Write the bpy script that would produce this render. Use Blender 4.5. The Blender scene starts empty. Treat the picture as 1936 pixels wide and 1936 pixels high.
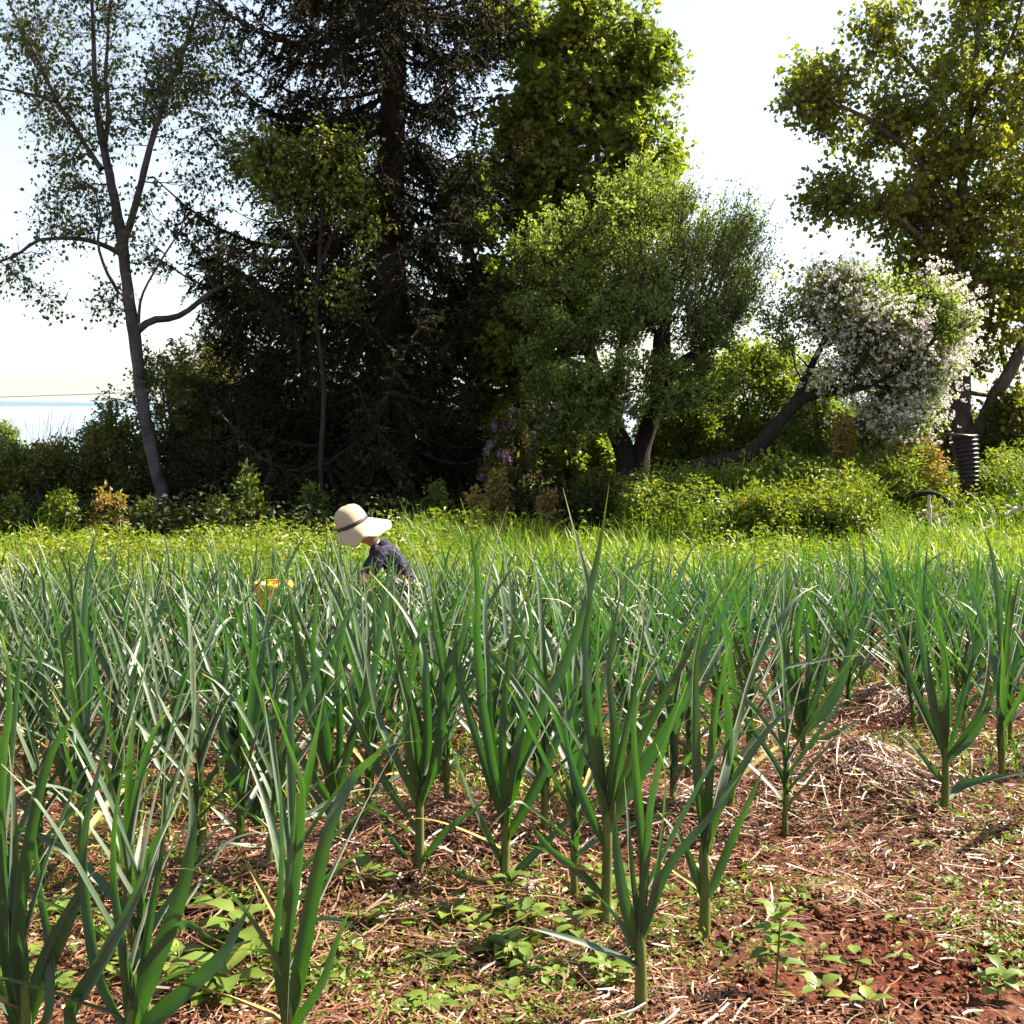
import bpy, math, random
import numpy as np
from mathutils import Vector

SC = bpy.context.scene
COL = SC.collection
# ------------------------------------------------------------------ camera, light, exposure
CAM_H, PITCH, FPX = 0.95, math.radians(5.0), 2337.0
cd = bpy.data.cameras.new("camera"); cam = bpy.data.objects.new("camera", cd); COL.objects.link(cam)
cam.location = (0, 0, CAM_H); cam.rotation_euler = (math.radians(90) - PITCH, 0, 0)
cd.sensor_fit = 'HORIZONTAL'; cd.sensor_width = 36; cd.lens = 18 / (968.0 / FPX)
cd.clip_start = 0.05; cd.clip_end = 30000
SC.camera = cam
SUN_AZ, SUN_EL = math.radians(66), math.radians(46)      # azimuth to the right of the view direction (+Y)
w = bpy.data.worlds.new("World"); SC.world = w; w.use_nodes = True
nt = w.node_tree
bg = nt.nodes['Background']; sky = nt.nodes.new('ShaderNodeTexSky'); sky.sky_type = 'NISHITA'
sky.sun_disc = False; sky.sun_elevation = SUN_EL; sky.sun_rotation = SUN_AZ
sky.air_density = 1.1; sky.dust_density = 0.9; sky.ozone_density = 2.0; sky.altitude = 20
hs = nt.nodes.new('ShaderNodeHueSaturation'); hs.inputs['Saturation'].default_value = .6; nt.links.new(sky.outputs[0], hs.inputs['Color']); nt.links.new(hs.outputs[0], bg.inputs[0]); bg.inputs[1].default_value = 0.052
sl = bpy.data.lights.new("sun", 'SUN'); sun = bpy.data.objects.new("sun", sl); COL.objects.link(sun)
sl.energy = 5.0; sl.angle = math.radians(0.5); sl.color = (1.0, 0.91, 0.72)
sd = Vector((math.sin(SUN_AZ) * math.cos(SUN_EL), math.cos(SUN_AZ) * math.cos(SUN_EL), math.sin(SUN_EL)))
sun.rotation_euler = sd.to_track_quat('Z', 'Y').to_euler(); sun.location = (8, 4, 12)
SC.view_settings.view_transform = 'Standard'; SC.view_settings.look = 'None'
SC.view_settings.gamma = 1.0; SC.view_settings.exposure = 2.28
try:
    SC.cycles.max_bounces = 6; SC.cycles.diffuse_bounces = 2; SC.cycles.glossy_bounces = 2
    SC.cycles.transmission_bounces = 3; SC.cycles.transparent_max_bounces = 4
    SC.cycles.sample_clamp_indirect = 6
except Exception:
    pass

rng = np.random.default_rng(7)
random.seed(7)
def U(a, b, n=None): return rng.uniform(a, b, n)

# ------------------------------------------------------------------ terrain height and picture-to-place helpers
def hash2(ix, iy, s):
    h = np.sin(ix * 127.1 + iy * 311.7 + s * 74.7) * 43758.5453
    return h - np.floor(h)
def vnoise(x, y, s=0.0):
    ix, iy = np.floor(x), np.floor(y); fx, fy = x - ix, y - iy
    fx = fx * fx * (3 - 2 * fx); fy = fy * fy * (3 - 2 * fy)
    a, b = hash2(ix, iy, s), hash2(ix + 1, iy, s); c, d = hash2(ix, iy + 1, s), hash2(ix + 1, iy + 1, s)
    return (a * (1 - fx) + b * fx) * (1 - fy) + (c * (1 - fx) + d * fx) * fy - 0.5
def sstep(a, b, x):
    t = np.clip((x - a) / (b - a), 0, 1); return t * t * (3 - 2 * t)
MOUNDS = []
def gbase(x, y):
    x = np.asarray(x, float); y = np.asarray(y, float)
    z = -0.055 * np.clip(y, -4, 9)
    z = z - 0.085 * np.clip(y - 18, 0, 400) * (1 - 0.0)
    z = z + 0.34 * sstep(1.0, 5.0, x) * sstep(7.5, 12.5, y) * (1 - sstep(17, 26, y))
    return np.maximum(z, -24)
def gz(x, y):
    x = np.asarray(x, float); y = np.asarray(y, float)
    z = gbase(x, y)
    z = z + 0.05 * vnoise(x * 1.6, y * 1.6, 1) + 0.024 * vnoise(x * 5, y * 5, 2)
    for (mx, my, mr, mh) in MOUNDS:
        z = z + mh * np.exp(-((x - mx) ** 2 + (y - my) ** 2) / (mr * mr))
    return z
CP, SP = math.cos(PITCH), math.sin(PITCH)
def W(px, py, d):
    """place at forward distance d that the photograph shows at (px, py) of 1936"""
    u, v = (px - 968.0) / FPX, (968.0 - py) / FPX
    dy = CP + v * SP; t = d / dy
    return np.array([u * t, d, CAM_H + t * (-SP + v * CP)])
def G(px, py):
    """where the photograph's ray through (px, py) meets the ground"""
    lo, hi = 0.5, 60.0
    for _ in range(50):
        m = (lo + hi) / 2; p = W(px, py, m)
        if p[2] > float(gz(p[0], p[1])): lo = m
        else: hi = m
    return W(px, py, lo)
def S(rpx, d): return rpx / FPX * d
for (mx, my, r, h) in ((1620, 1490, .17, .085), (850, 1600, .22, .07), (1440, 1520, .25, .05), (560, 1700, .3, .05), (1250, 1560, .2, .04), (1700, 1350, .2, .05)):
    g = G(mx, my); MOUNDS.append((g[0], g[1], r, h))

# ------------------------------------------------------------------ mesh helpers
def mesh(name, V, F, mat, parent=None, rnd=None, uv=None, smooth=True, me_only=False):
    V = np.asarray(V, np.float32).reshape(-1, 3); F = np.asarray(F, np.int32).reshape(-1, 4)
    me = bpy.data.meshes.new(name)
    me.vertices.add(len(V)); me.vertices.foreach_set('co', V.ravel())
    n = len(F); me.loops.add(n * 4); me.polygons.add(n)
    me.loops.foreach_set('vertex_index', F.ravel())
    me.polygons.foreach_set('loop_start', np.arange(0, n * 4, 4, dtype=np.int32))
    try: me.polygons.foreach_set('loop_total', np.full(n, 4, np.int32))
    except Exception: pass
    me.polygons.foreach_set('use_smooth', np.full(n, smooth, bool))
    if rnd is not None:
        a = me.attributes.new('rnd', 'FLOAT', 'FACE'); a.data.foreach_set('value', np.asarray(rnd, np.float32))
    if uv is not None:
        l = me.uv_layers.new(name='UVMap'); l.data.foreach_set('uv', np.asarray(uv, np.float32)[F.ravel()].ravel())
    me.update(calc_edges=True)
    if mat: me.materials.append(mat)
    return me if me_only else link(name, me, parent)
def link(name, me, parent=None):
    o = bpy.data.objects.new(name, me); COL.objects.link(o)
    if parent is not None: o.parent = parent
    return o
def local(V, o):
    return np.asarray(V).reshape(-1, 3) - np.array(o.location)[None]
def empty(name, loc, label, cat, group=None):
    o = bpy.data.objects.new(name, None); COL.objects.link(o); o.location = [float(c) for c in loc]
    o.empty_display_size = .1
    return tag(o, label, cat, group)
def tag(o, label=None, cat=None, group=None, kind=None):
    if label: o['label'] = label
    if cat: o['category'] = cat
    if group: o['group'] = group
    if kind: o['kind'] = kind
    return o
def nrm(a): return a / np.maximum(np.linalg.norm(a, axis=-1, keepdims=True), 1e-9)
class Acc:
    def __init__(s): s.V = []; s.F = []; s.R = []; s.UV = []; s.n = 0
    def add(s, V, F, R=None, UV=None):
        V = np.asarray(V).reshape(-1, 3); F = np.asarray(F).reshape(-1, 4)
        s.V.append(V); s.F.append(F + s.n); s.n += len(V)
        s.R.append(np.full(len(F), .5) if R is None else np.broadcast_to(np.asarray(R, float), (len(F),)))
        s.UV.append(np.zeros((len(V), 2)) if UV is None else UV)
        return s
    def build(s, name, mat, parent=None, smooth=True, me_only=False, loc=None):
        V = np.concatenate(s.V)
        if parent is not None: V = V - np.array(parent.location)[None]
        if loc is not None: V = V - np.array(loc)[None]
        o = mesh(name, V, np.concatenate(s.F), mat, parent, np.concatenate(s.R), np.concatenate(s.UV), smooth, me_only)
        if loc is not None and not me_only: o.location = [float(c) for c in loc]
        return o
def tubes(P, R, S_=6, cap=False):
    """N tubes at once: P (N,K,3), R (N,K)"""
    P = np.asarray(P, float); R = np.asarray(R, float)
    if P.ndim == 2: P = P[None]; R = R[None]
    N, K, _ = P.shape
    T = np.empty_like(P); T[:, 1:-1] = P[:, 2:] - P[:, :-2]; T[:, 0] = P[:, 1] - P[:, 0]; T[:, -1] = P[:, -1] - P[:, -2]
    T = nrm(T)
    m = np.abs(nrm(P[:, -1] - P[:, 0])); ref = np.zeros((N, 3)); ref[np.arange(N), np.argmin(m, axis=1)] = 1
    A = nrm(np.cross(T, ref[:, None, :])); B = np.cross(T, A)
    ang = np.arange(S_) * 2 * math.pi / S_
    V = P[:, :, None, :] + R[:, :, None, None] * (A[:, :, None, :] * np.cos(ang)[None, None, :, None] + B[:, :, None, :] * np.sin(ang)[None, None, :, None])
    base = (np.arange(N) * K * S_)[:, None, None]; k = (np.arange(K - 1) * S_)[None, :, None]; s = np.arange(S_)[None, None, :]; s2 = (s + 1) % S_
    F = np.stack([base + k + s, base + k + s2, base + k + S_ + s2, base + k + S_ + s], -1)
    uv = np.zeros((N, K, S_, 2)); uv[..., 0] = (np.arange(S_) / S_)[None, None, :]
    L = np.concatenate([np.zeros((N, 1)), np.cumsum(np.linalg.norm(P[:, 1:] - P[:, :-1], axis=-1), 1)], 1); uv[..., 1] = L[:, :, None]
    return V.reshape(-1, 3), F.reshape(-1, 4), uv.reshape(-1, 2)
def smoothline(pts, n):
    """Catmull-Rom through pts (K,D) resampled to n"""
    P = np.asarray(pts, float); K = len(P)
    if K == 2: t = np.linspace(0, 1, n)[:, None]; return P[0] * (1 - t) + P[1] * t
    Q = np.vstack([2 * P[0] - P[1], P, 2 * P[-1] - P[-2]])
    d = np.concatenate([[0], np.cumsum(np.linalg.norm(np.diff(P[:, :3], axis=0), axis=1))]); s = np.linspace(0, d[-1], n)
    i = np.clip(np.searchsorted(d, s, side='right') - 1, 0, K - 2); t = ((s - d[i]) / np.maximum(d[i + 1] - d[i], 1e-9))[:, None]
    p0, p1, p2, p3 = Q[i], Q[i + 1], Q[i + 2], Q[i + 3]
    return .5 * (2 * p1 + (p2 - p0) * t + (2 * p0 - 5 * p1 + 4 * p2 - p3) * t * t + (3 * p1 - p0 - 3 * p2 + p3) * t ** 3)
def rdir(n):
    v = rng.normal(size=(n, 3)); return nrm(v)
def leafquads(pos, ax, nr, L, Wd, lobes=1, fold=.25):
    """leaf blades; one folded diamond each, or three for a lobed leaf"""
    pos = np.asarray(pos); n = len(pos); ax = nrm(ax); sd_ = nrm(np.cross(ax, nr)); up = np.cross(sd_, ax)
    L = np.broadcast_to(L, (n,))[:, None]; Wd = np.broadcast_to(Wd, (n,))[:, None]
    Vs = []; angs = [0] if lobes == 1 else ([-.95, 0, .95] if lobes == 3 else [0])
    for a in angs:
        a2 = ax * math.cos(a) + sd_ * math.sin(a); s2 = sd_ * math.cos(a) - ax * math.sin(a)
        l = L * (1 if a == 0 else .8)
        if lobes == 3:
            b = pos; m = pos + a2 * l * .55
            Vs.append(np.stack([b, m + s2 * Wd * .33 + up * Wd * fold * .3, pos + a2 * l, m - s2 * Wd * .33 + up * Wd * fold * .3], 1))
        else:
            m = pos + a2 * l * .42
            Vs.append(np.stack([pos, m + s2 * Wd * .5 + up * Wd * fold, pos + a2 * l, m - s2 * Wd * .5 + up * Wd * fold], 1))
    V = np.stack(Vs, 1).reshape(-1, 3); F = np.arange(len(V)).reshape(-1, 4)
    return V, F

# ------------------------------------------------------------------ materials
def newmat(name):
    m = bpy.data.materials.new(name); m.use_nodes = True
    n = m.node_tree; p = n.nodes['Principled BSDF']; return m, n, p
def ramp(n, stops, fac=None):
    r = n.nodes.new('ShaderNodeValToRGB'); e = r.color_ramp.elements
    while len(e) < len(stops): e.new(.5)
    for i, (p, c) in enumerate(stops): e[i].position = p; e[i].color = (*c, 1)
    if fac is not None: n.links.new(fac, r.inputs[0])
    return r
def noise(n, scale, detail=4, rough=.6, vec=None, dist=0):
    t = n.nodes.new('ShaderNodeTexNoise'); t.inputs['Scale'].default_value = scale; t.inputs['Detail'].default_value = detail
    t.inputs['Roughness'].default_value = rough; t.inputs['Distortion'].default_value = dist
    if vec is not None: n.links.new(vec, t.inputs['Vector'])
    return t
def coords(n, scale=None):
    t = n.nodes.new('ShaderNodeTexCoord')
    if scale is None: return t.outputs['Object']
    mp = n.nodes.new('ShaderNodeMapping'); n.links.new(t.outputs['Object'], mp.inputs[0]); mp.inputs['Scale'].default_value = scale
    return mp.outputs[0]
def bump(n, p, h, s=.5, d=.01):
    b = n.nodes.new('ShaderNodeBump'); b.inputs['Strength'].default_value = s; b.inputs['Distance'].default_value = d
    n.links.new(h, b.inputs['Height']); n.links.new(b.outputs[0], p.inputs['Normal']); return b
def leafmat(name, stops, trans=.38, tcol=(1.25, 1.35, .5), rough=.5, spec=.35):
    m, n, p = newmat(name)
    a = n.nodes.new('ShaderNodeAttribute'); a.attribute_name = 'rnd'
    r = ramp(n, stops, a.outputs['Fac'])
    n.links.new(r.outputs[0], p.inputs['Base Color']); p.inputs['Roughness'].default_value = rough
    p.inputs['Specular IOR Level'].default_value = spec
    if trans > 0:
        t = n.nodes.new('ShaderNodeBsdfTranslucent'); mx = n.nodes.new('ShaderNodeMixShader'); mx.inputs[0].default_value = trans
        mul = n.nodes.new('ShaderNodeMix'); mul.data_type = 'RGBA'; mul.blend_type = 'MULTIPLY'; mul.inputs[0].default_value = 1
        n.links.new(r.outputs[0], mul.inputs[6]); mul.inputs[7].default_value = (*tcol, 1)
        n.links.new(mul.outputs[2], t.inputs[0]); n.links.new(p.outputs[0], mx.inputs[1]); n.links.new(t.outputs[0], mx.inputs[2])
        n.links.new(mx.outputs[0], n.nodes['Material Output'].inputs[0])
    return m
def barkmat(name, c1, c2, scale=(18, 18, 4), bstr=.8, rough=.9):
    m, n, p = newmat(name); t = noise(n, 1.0, 6, .65, coords(n, scale))
    r = ramp(n, [(.3, c1), (.7, c2)], t.outputs[0]); n.links.new(r.outputs[0], p.inputs['Base Color'])
    p.inputs['Roughness'].default_value = rough; p.inputs['Specular IOR Level'].default_value = .2; bump(n, p, t.outputs[0], bstr, .02); return m
def plain(name, c, rough=.6, spec=.4, var=.25, scale=30):
    m, n, p = newmat(name); t = noise(n, scale, 4, .6, coords(n))
    r = ramp(n, [(.25, tuple(x * (1 - var) for x in c)), (.75, tuple(min(1, x * (1 + var)) for x in c))], t.outputs[0])
    n.links.new(r.outputs[0], p.inputs['Base Color']); p.inputs['Roughness'].default_value = rough; p.inputs['Specular IOR Level'].default_value = spec
    bump(n, p, t.outputs[0], .15, .004); return m

M = {}
M['birch_leaf'] = leafmat('birch_leaf', [(0, (.045, .075, .022)), (.6, (.075, .11, .026)), (1, (.13, .14, .03))], .3)
M['young_leaf'] = leafmat('young_leaf', [(0, (.09, .13, .02)), (.6, (.15, .19, .025)), (1, (.22, .22, .03))], .35)
M['maple_leaf'] = leafmat('maple_leaf', [(0, (.08, .12, .020)), (.6, (.19, .23, .035)), (1, (.31, .33, .055))], .48)
M['apple_leaf'] = leafmat('apple_leaf', [(0, (.09, .13, .03)), (.5, (.17, .22, .055)), (1, (.30, .33, .12))], .5)
M['poplar_leaf'] = leafmat('poplar_leaf', [(0, (.06, .09, .014)), (.5, (.16, .18, .022)), (1, (.31, .28, .028))], .55, rough=.38, spec=.5)
M['shrub_leaf'] = leafmat('shrub_leaf', [(0, (.055, .075, .018)), (.55, (.11, .13, .022)), (.82, (.19, .18, .03)), (1, (.28, .14, .03))], .38)
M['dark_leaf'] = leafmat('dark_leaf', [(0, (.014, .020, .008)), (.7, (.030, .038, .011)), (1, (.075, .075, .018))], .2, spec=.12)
M['bright_leaf'] = leafmat('bright_leaf', [(0, (.07, .11, .010)), (.5, (.13, .175, .016)), (.85, (.22, .23, .022)), (1, (.32, .20, .03))], .42)
M['red_leaf'] = leafmat('red_leaf', [(0, (.14, .15, .03)), (.5, (.26, .20, .05)), (1, (.30, .12, .05))], .35)
M['needle'] = leafmat('needle', [(0, (.010, .012, .006)), (.6, (.022, .024, .010)), (1, (.065, .058, .020))], .05, rough=.8, spec=.08)
M['thuja'] = leafmat('thuja', [(0, (.03, .035, .012)), (1, (.085, .08, .02))], .15)
M['grass'] = leafmat('grass_blade', [(0, (.05, .10, .010)), (.5, (.10, .185, .014)), (.85, (.19, .27, .02)), (1, (.36, .34, .12))], .42, rough=.42, spec=.45)
M['weed'] = leafmat('weed_leaf', [(0, (.07, .12, .02)), (.6, (.13, .19, .03)), (1, (.24, .26, .05))], .4, rough=.45, spec=.45)
M['straw'] = leafmat('straw', [(0, (.055, .020, .012)), (.45, (.17, .072, .040)), (.8, (.31, .16, .085)), (1, (.46, .31, .19))], .12, (1, .9, .7), rough=.45, spec=.5)
M['blossom'] = leafmat('blossom', [(0, (.75, .66, .66)), (1, (.9, .88, .84))], .35, (1, .97, .95))
M['lilac'] = leafmat('lilac_flower', [(0, (.38, .18, .42)), (1, (.70, .45, .72))], .3, (1, .9, 1))
M['spruce_bark'] = barkmat('spruce_bark', (.018, .012, .011), (.055, .038, .034))
M['apple_bark'] = barkmat('apple_bark', (.010, .007, .006), (.040, .028, .024), (26, 26, 6), 1.0)
M['poplar_bark'] = barkmat('poplar_bark', (.05, .034, .032), (.13, .095, .09))
M['twig'] = barkmat('twig', (.05, .035, .03), (.12, .085, .075))
M['greytwig'] = barkmat('grey_twig', (.16, .14, .17), (.30, .27, .32))
def birchbark():
    m, n, p = newmat('birch_bark'); v = coords(n, (7, 7, 60)); t = noise(n, 1, 4, .7, v); r = ramp(n, [(.40, (.06, .046, .048)), (.56, (.10, .078, .082)), (.62, (.02, .013, .014))], t.outputs[0])
    t2 = noise(n, 1, 5, .6, coords(n, (3, 3, 2.2))); r2 = ramp(n, [(.40, (.06, .045, .05)), (.55, (1, 1, 1))], t2.outputs[0])
    mx = n.nodes.new('ShaderNodeMix'); mx.data_type = 'RGBA'; mx.blend_type = 'MULTIPLY'; mx.inputs[0].default_value = .75
    n.links.new(r.outputs[0], mx.inputs[6]); n.links.new(r2.outputs[0], mx.inputs[7]); n.links.new(mx.outputs[2], p.inputs['Base Color'])
    p.inputs['Roughness'].default_value = .75; bump(n, p, t.outputs[0], .5, .01); return m
M['birch_bark'] = birchbark()
def garlicmat():
    m, n, p = newmat('garlic_leaf'); big = noise(n, 9, 4, .7, coords(n)); rb = ramp(n, [(.3, (.72, .80, .75)), (.62, (1.1, 1.06, 1.0)), (.72, (1.5, 1.3, .8))], big.outputs[0])
    uvn = n.nodes.new('ShaderNodeUVMap'); sep = n.nodes.new('ShaderNodeSeparateXYZ'); n.links.new(uvn.outputs[0], sep.inputs[0])
    along = ramp(n, [(0, (.10, .13, .025)), (.10, (.045, .085, .018)), (.25, (.033, .066, .027)), (.8, (.043, .078, .040)), (.90, (.07, .095, .03)), (1, (.45, .32, .10))], sep.outputs[1])
    tc = n.nodes.new('ShaderNodeMapping'); n.links.new(uvn.outputs[0], tc.inputs[0]); tc.inputs['Scale'].default_value = (26, 1.2, 1)
    t = noise(n, 1, 3, .6, tc.outputs[0]); r = ramp(n, [(.3, (.78, .80, .80)), (.7, (1.12, 1.10, 1.10))], t.outputs[0])
    oi = n.nodes.new('ShaderNodeObjectInfo'); r2 = ramp(n, [(0, (.85, .95, 1.0)), (.5, (1, 1, 1)), (1, (1.12, 1.08, .8))], oi.outputs['Random'])
    m1 = n.nodes.new('ShaderNodeMix'); m1.data_type = 'RGBA'; m1.blend_type = 'MULTIPLY'; m1.inputs[0].default_value = 1
    m2 = n.nodes.new('ShaderNodeMix'); m2.data_type = 'RGBA'; m2.blend_type = 'MULTIPLY'; m2.inputs[0].default_value = 1
    n.links.new(along.outputs[0], m1.inputs[6]); n.links.new(r.outputs[0], m1.inputs[7]); n.links.new(m1.outputs[2], m2.inputs[6]); n.links.new(r2.outputs[0], m2.inputs[7])
    m4 = n.nodes.new('ShaderNodeMix'); m4.data_type = 'RGBA'; m4.blend_type = 'MULTIPLY'; m4.inputs[0].default_value = 1; n.links.new(m2.outputs[2], m4.inputs[6]); n.links.new(rb.outputs[0], m4.inputs[7]); m2 = m4
    n.links.new(m2.outputs[2], p.inputs['Base Color']); p.inputs['Roughness'].default_value = .45; p.inputs['Specular IOR Level'].default_value = .72
    p.inputs['Sheen Weight'].default_value = .3; p.inputs['Sheen Roughness'].default_value = .45
    bump(n, p, t.outputs[0], .35, .002)
    tr = n.nodes.new('ShaderNodeBsdfTranslucent'); m3 = n.nodes.new('ShaderNodeMix'); m3.data_type = 'RGBA'; m3.blend_type = 'MULTIPLY'; m3.inputs[0].default_value = 1
    n.links.new(m2.outputs[2], m3.inputs[6]); m3.inputs[7].default_value = (1.3, 2.6, .2, 1); n.links.new(m3.outputs[2], tr.inputs[0])
    mx = n.nodes.new('ShaderNodeMixShader'); mx.inputs[0].default_value = .22; n.links.new(p.outputs[0], mx.inputs[1]); n.links.new(tr.outputs[0], mx.inputs[2])
    n.links.new(mx.outputs[0], n.nodes['Material Output'].inputs[0]); return m
M['garlic'] = garlicmat()
M['garlic_dry'] = barkmat('dry_garlic_leaf', (.16, .14, .03), (.34, .26, .10), (14, 14, 30), .3, .6)
def stalkmat():
    m, n, p = newmat('garlic_stalk'); t = noise(n, 1, 4, .6, coords(n, (60, 60, 8)))
    r = ramp(n, [(.3, (.05, .075, .012)), (.7, (.12, .15, .03))], t.outputs[0]); n.links.new(r.outputs[0], p.inputs['Base Color'])
    p.inputs['Roughness'].default_value = .45; p.inputs['Subsurface Weight'].default_value = 0; return m
M['stalk'] = stalkmat()

# ------------------------------------------------------------------ the ground, the water and the far shore
def axis(parts):
    out = []
    for a, b, s in parts: out.append(np.arange(a, b, s))
    out.append([parts[-1][1]]); return np.concatenate(out)
def groundmat():
    m, n, p = newmat('ground_soil_and_turf'); co = coords(n)
    t1 = noise(n, 2.2, 8, .65, co); t2 = noise(n, 45, 6, .7, co); t3 = noise(n, .9, 3, .5, co, .6)
    soil = ramp(n, [(.3, (.020, .005, .003)), (.5, (.10, .024, .011)), (.72, (.22, .062, .028))], t2.outputs[0])
    mulch = ramp(n, [(.3, (.025, .009, .006)), (.5, (.11, .040, .022)), (.72, (.28, .14, .08))], t2.outputs[0])
    turf = ramp(n, [(.25, (.025, .04, .010)), (.7, (.07, .10, .018))], t2.outputs[0])
    f1 = ramp(n, [(.40, (0, 0, 0)), (.55, (1, 1, 1))], t1.outputs[0])
    sep = n.nodes.new('ShaderNodeSeparateXYZ'); n.links.new(co, sep.inputs[0])
    mr = n.nodes.new('ShaderNodeMapRange'); mr.inputs['From Min'].default_value = 7.6; mr.inputs['From Max'].default_value = 8.6; n.links.new(sep.outputs[1], mr.inputs[0])
    a = n.nodes.new('ShaderNodeMix'); a.data_type = 'RGBA'; n.links.new(f1.outputs[0], a.inputs[0]); n.links.new(soil.outputs[0], a.inputs[6]); n.links.new(mulch.outputs[0], a.inputs[7])
    b = n.nodes.new('ShaderNodeMix'); b.data_type = 'RGBA'; n.links.new(mr.outputs[0], b.inputs[0]); n.links.new(a.outputs[2], b.inputs[6]); n.links.new(turf.outputs[0], b.inputs[7])
    n.links.new(b.outputs[2], p.inputs['Base Color']); p.inputs['Roughness'].default_value = .95; p.inputs['Specular IOR Level'].default_value = .15
    bump(n, p, t2.outputs[0], 1.0, .03); return m
xs = axis([(-900, -100, 80), (-100, -20, 8), (-20, -4, .8), (-4, -2.2, .1), (-2.2, 2.2, .018), (2.2, 4, .1), (4, 20, .8), (20, 100, 8), (100, 900, 80)])
ys = axis([(-60, -6, 6), (-6, 1, .5), (1, 4.6, .018), (4.6, 9, .06), (9, 20, .3), (20, 60, 3), (60, 420, 20)])
X, Y = np.meshgrid(xs, ys)
Z = gz(X, Y)
near = np.exp(-np.maximum(Y - 4, 0) / 3) * (np.abs(X) < 3) * (Y > .9)
Z += near * (.022 * vnoise(X * 14, Y * 14, 5) + .014 * vnoise(X * 31, Y * 31, 6) + .016 * np.maximum(vnoise(X * 22, Y * 22, 8), 0))
nx, ny = len(xs), len(ys)
idx = np.arange(nx * ny).reshape(ny, nx)
Fg = np.stack([idx[:-1, :-1], idx[:-1, 1:], idx[1:, 1:], idx[1:, :-1]], -1).reshape(-1, 4)
M['ground'] = groundmat()
tag(mesh('ground', np.stack([X, Y, Z], -1).reshape(-1, 3), Fg, M['ground']), kind='structure')
def watermat():
    m, n, p = newmat('water'); p.inputs['Base Color'].default_value = (.16, .24, .28, 1); p.inputs['Roughness'].default_value = .28; p.inputs['Specular IOR Level'].default_value = .8
    t = noise(n, .08, 5, .6, coords(n)); bump(n, p, t.outputs[0], .4, 1.5); return m
ww = 14000
tag(mesh('water', [(-ww, 120, -15), (ww, 120, -15), (ww, 24000, -15), (-ww, 24000, -15)], [(0, 1, 2, 3)], watermat()), kind='structure')
# far shore: a low wooded coast
hx = np.linspace(-6500, 2500, 240); hv = []; hf = []
prof = 34 - 12 * sstep(-3800, -1900, hx) + 7 * vnoise(hx / 500, hx * 0 + 3, 4) + 3 * vnoise(hx / 90, hx * 0, 5)
for k, (yy, zz) in enumerate(((7600, 0), (7800, .7), (8300, 1), (9200, .9), (10500, 0))):
    for x_, pz in zip(hx, prof): hv.append((x_, yy + 120 * math.sin(x_ / 700), -16 + (pz) * zz))
nh = len(hx)
for k in range(4):
    for i in range(nh - 1): hf.append((k * nh + i, k * nh + i + 1, (k + 1) * nh + i + 1, (k + 1) * nh + i))
tag(mesh('hills', hv, hf, plain('haze_blue_woods', (.05, .10, .15), .9, .1, .2, .01)), kind='structure')  # bluish base colour has the haze of distance painted into it

# ------------------------------------------------------------------ trees
def limb(pts, d0, n=None, dd=None):
    """pts: (px, py, radius_px[, depth offset]); returns place points and radii"""
    P = np.array([list(W(q[0], q[1], d0 + (q[3] if len(q) > 3 else 0))) + [S(q[2], d0)] for q in pts])
    L = np.linalg.norm(np.diff(P[:, :3], axis=0), axis=1).sum(); n = n or max(6, int(L / .12))
    Q = smoothline(P, n); Q[:, 3] = np.maximum(Q[:, 3], .004); return Q
def trunk_mesh(limbs, sides=10, wob=.06):
    A = Acc()
    for Q in limbs:
        P = Q[:, :3] + rng.normal(size=(len(Q), 3)) * Q[:, 3:4] * wob; V, F, uv = tubes(P, Q[:, 3] * (1 + rng.normal(size=len(Q)) * .03), sides); A.add(V, F, None, uv)
    return A
def in_ells(ells, n):
    wts = np.array([e[6] if len(e) > 6 else e[3] * e[4] * e[5] for e in ells]); wts = wts ** .7; wts = wts / wts.sum()
    n2 = n * 2
    k = rng.choice(len(ells), n2, p=wts); E = np.array([e[:6] for e in ells])[k]
    r = rng.uniform(.15, 1.08, n2) ** (1 / 2.4)
    P = E[:, :3] + rdir(n2) * r[:, None] * E[:, 3:6]
    f = vnoise(P[:, 0] * 1.7 + P[:, 1] * .8, P[:, 2] * 1.9 + P[:, 1] * .6, 21) + .5 * vnoise(P[:, 0] * 4, P[:, 2] * 4 + P[:, 1], 22)
    return P[np.argsort(-f)[:int(n2 * .62)]][rng.permutation(int(n2 * .62))[:n]]
def pe(px, py, rx, ry, d, rd=None, wt=None):
    c = W(px, py, d); a, b = S(rx, d), S(ry, d); rd = rd if rd is not None else (a + b) / 2
    return (*c, a, rd, b) + ((wt,) if wt is not None else ())
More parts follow.
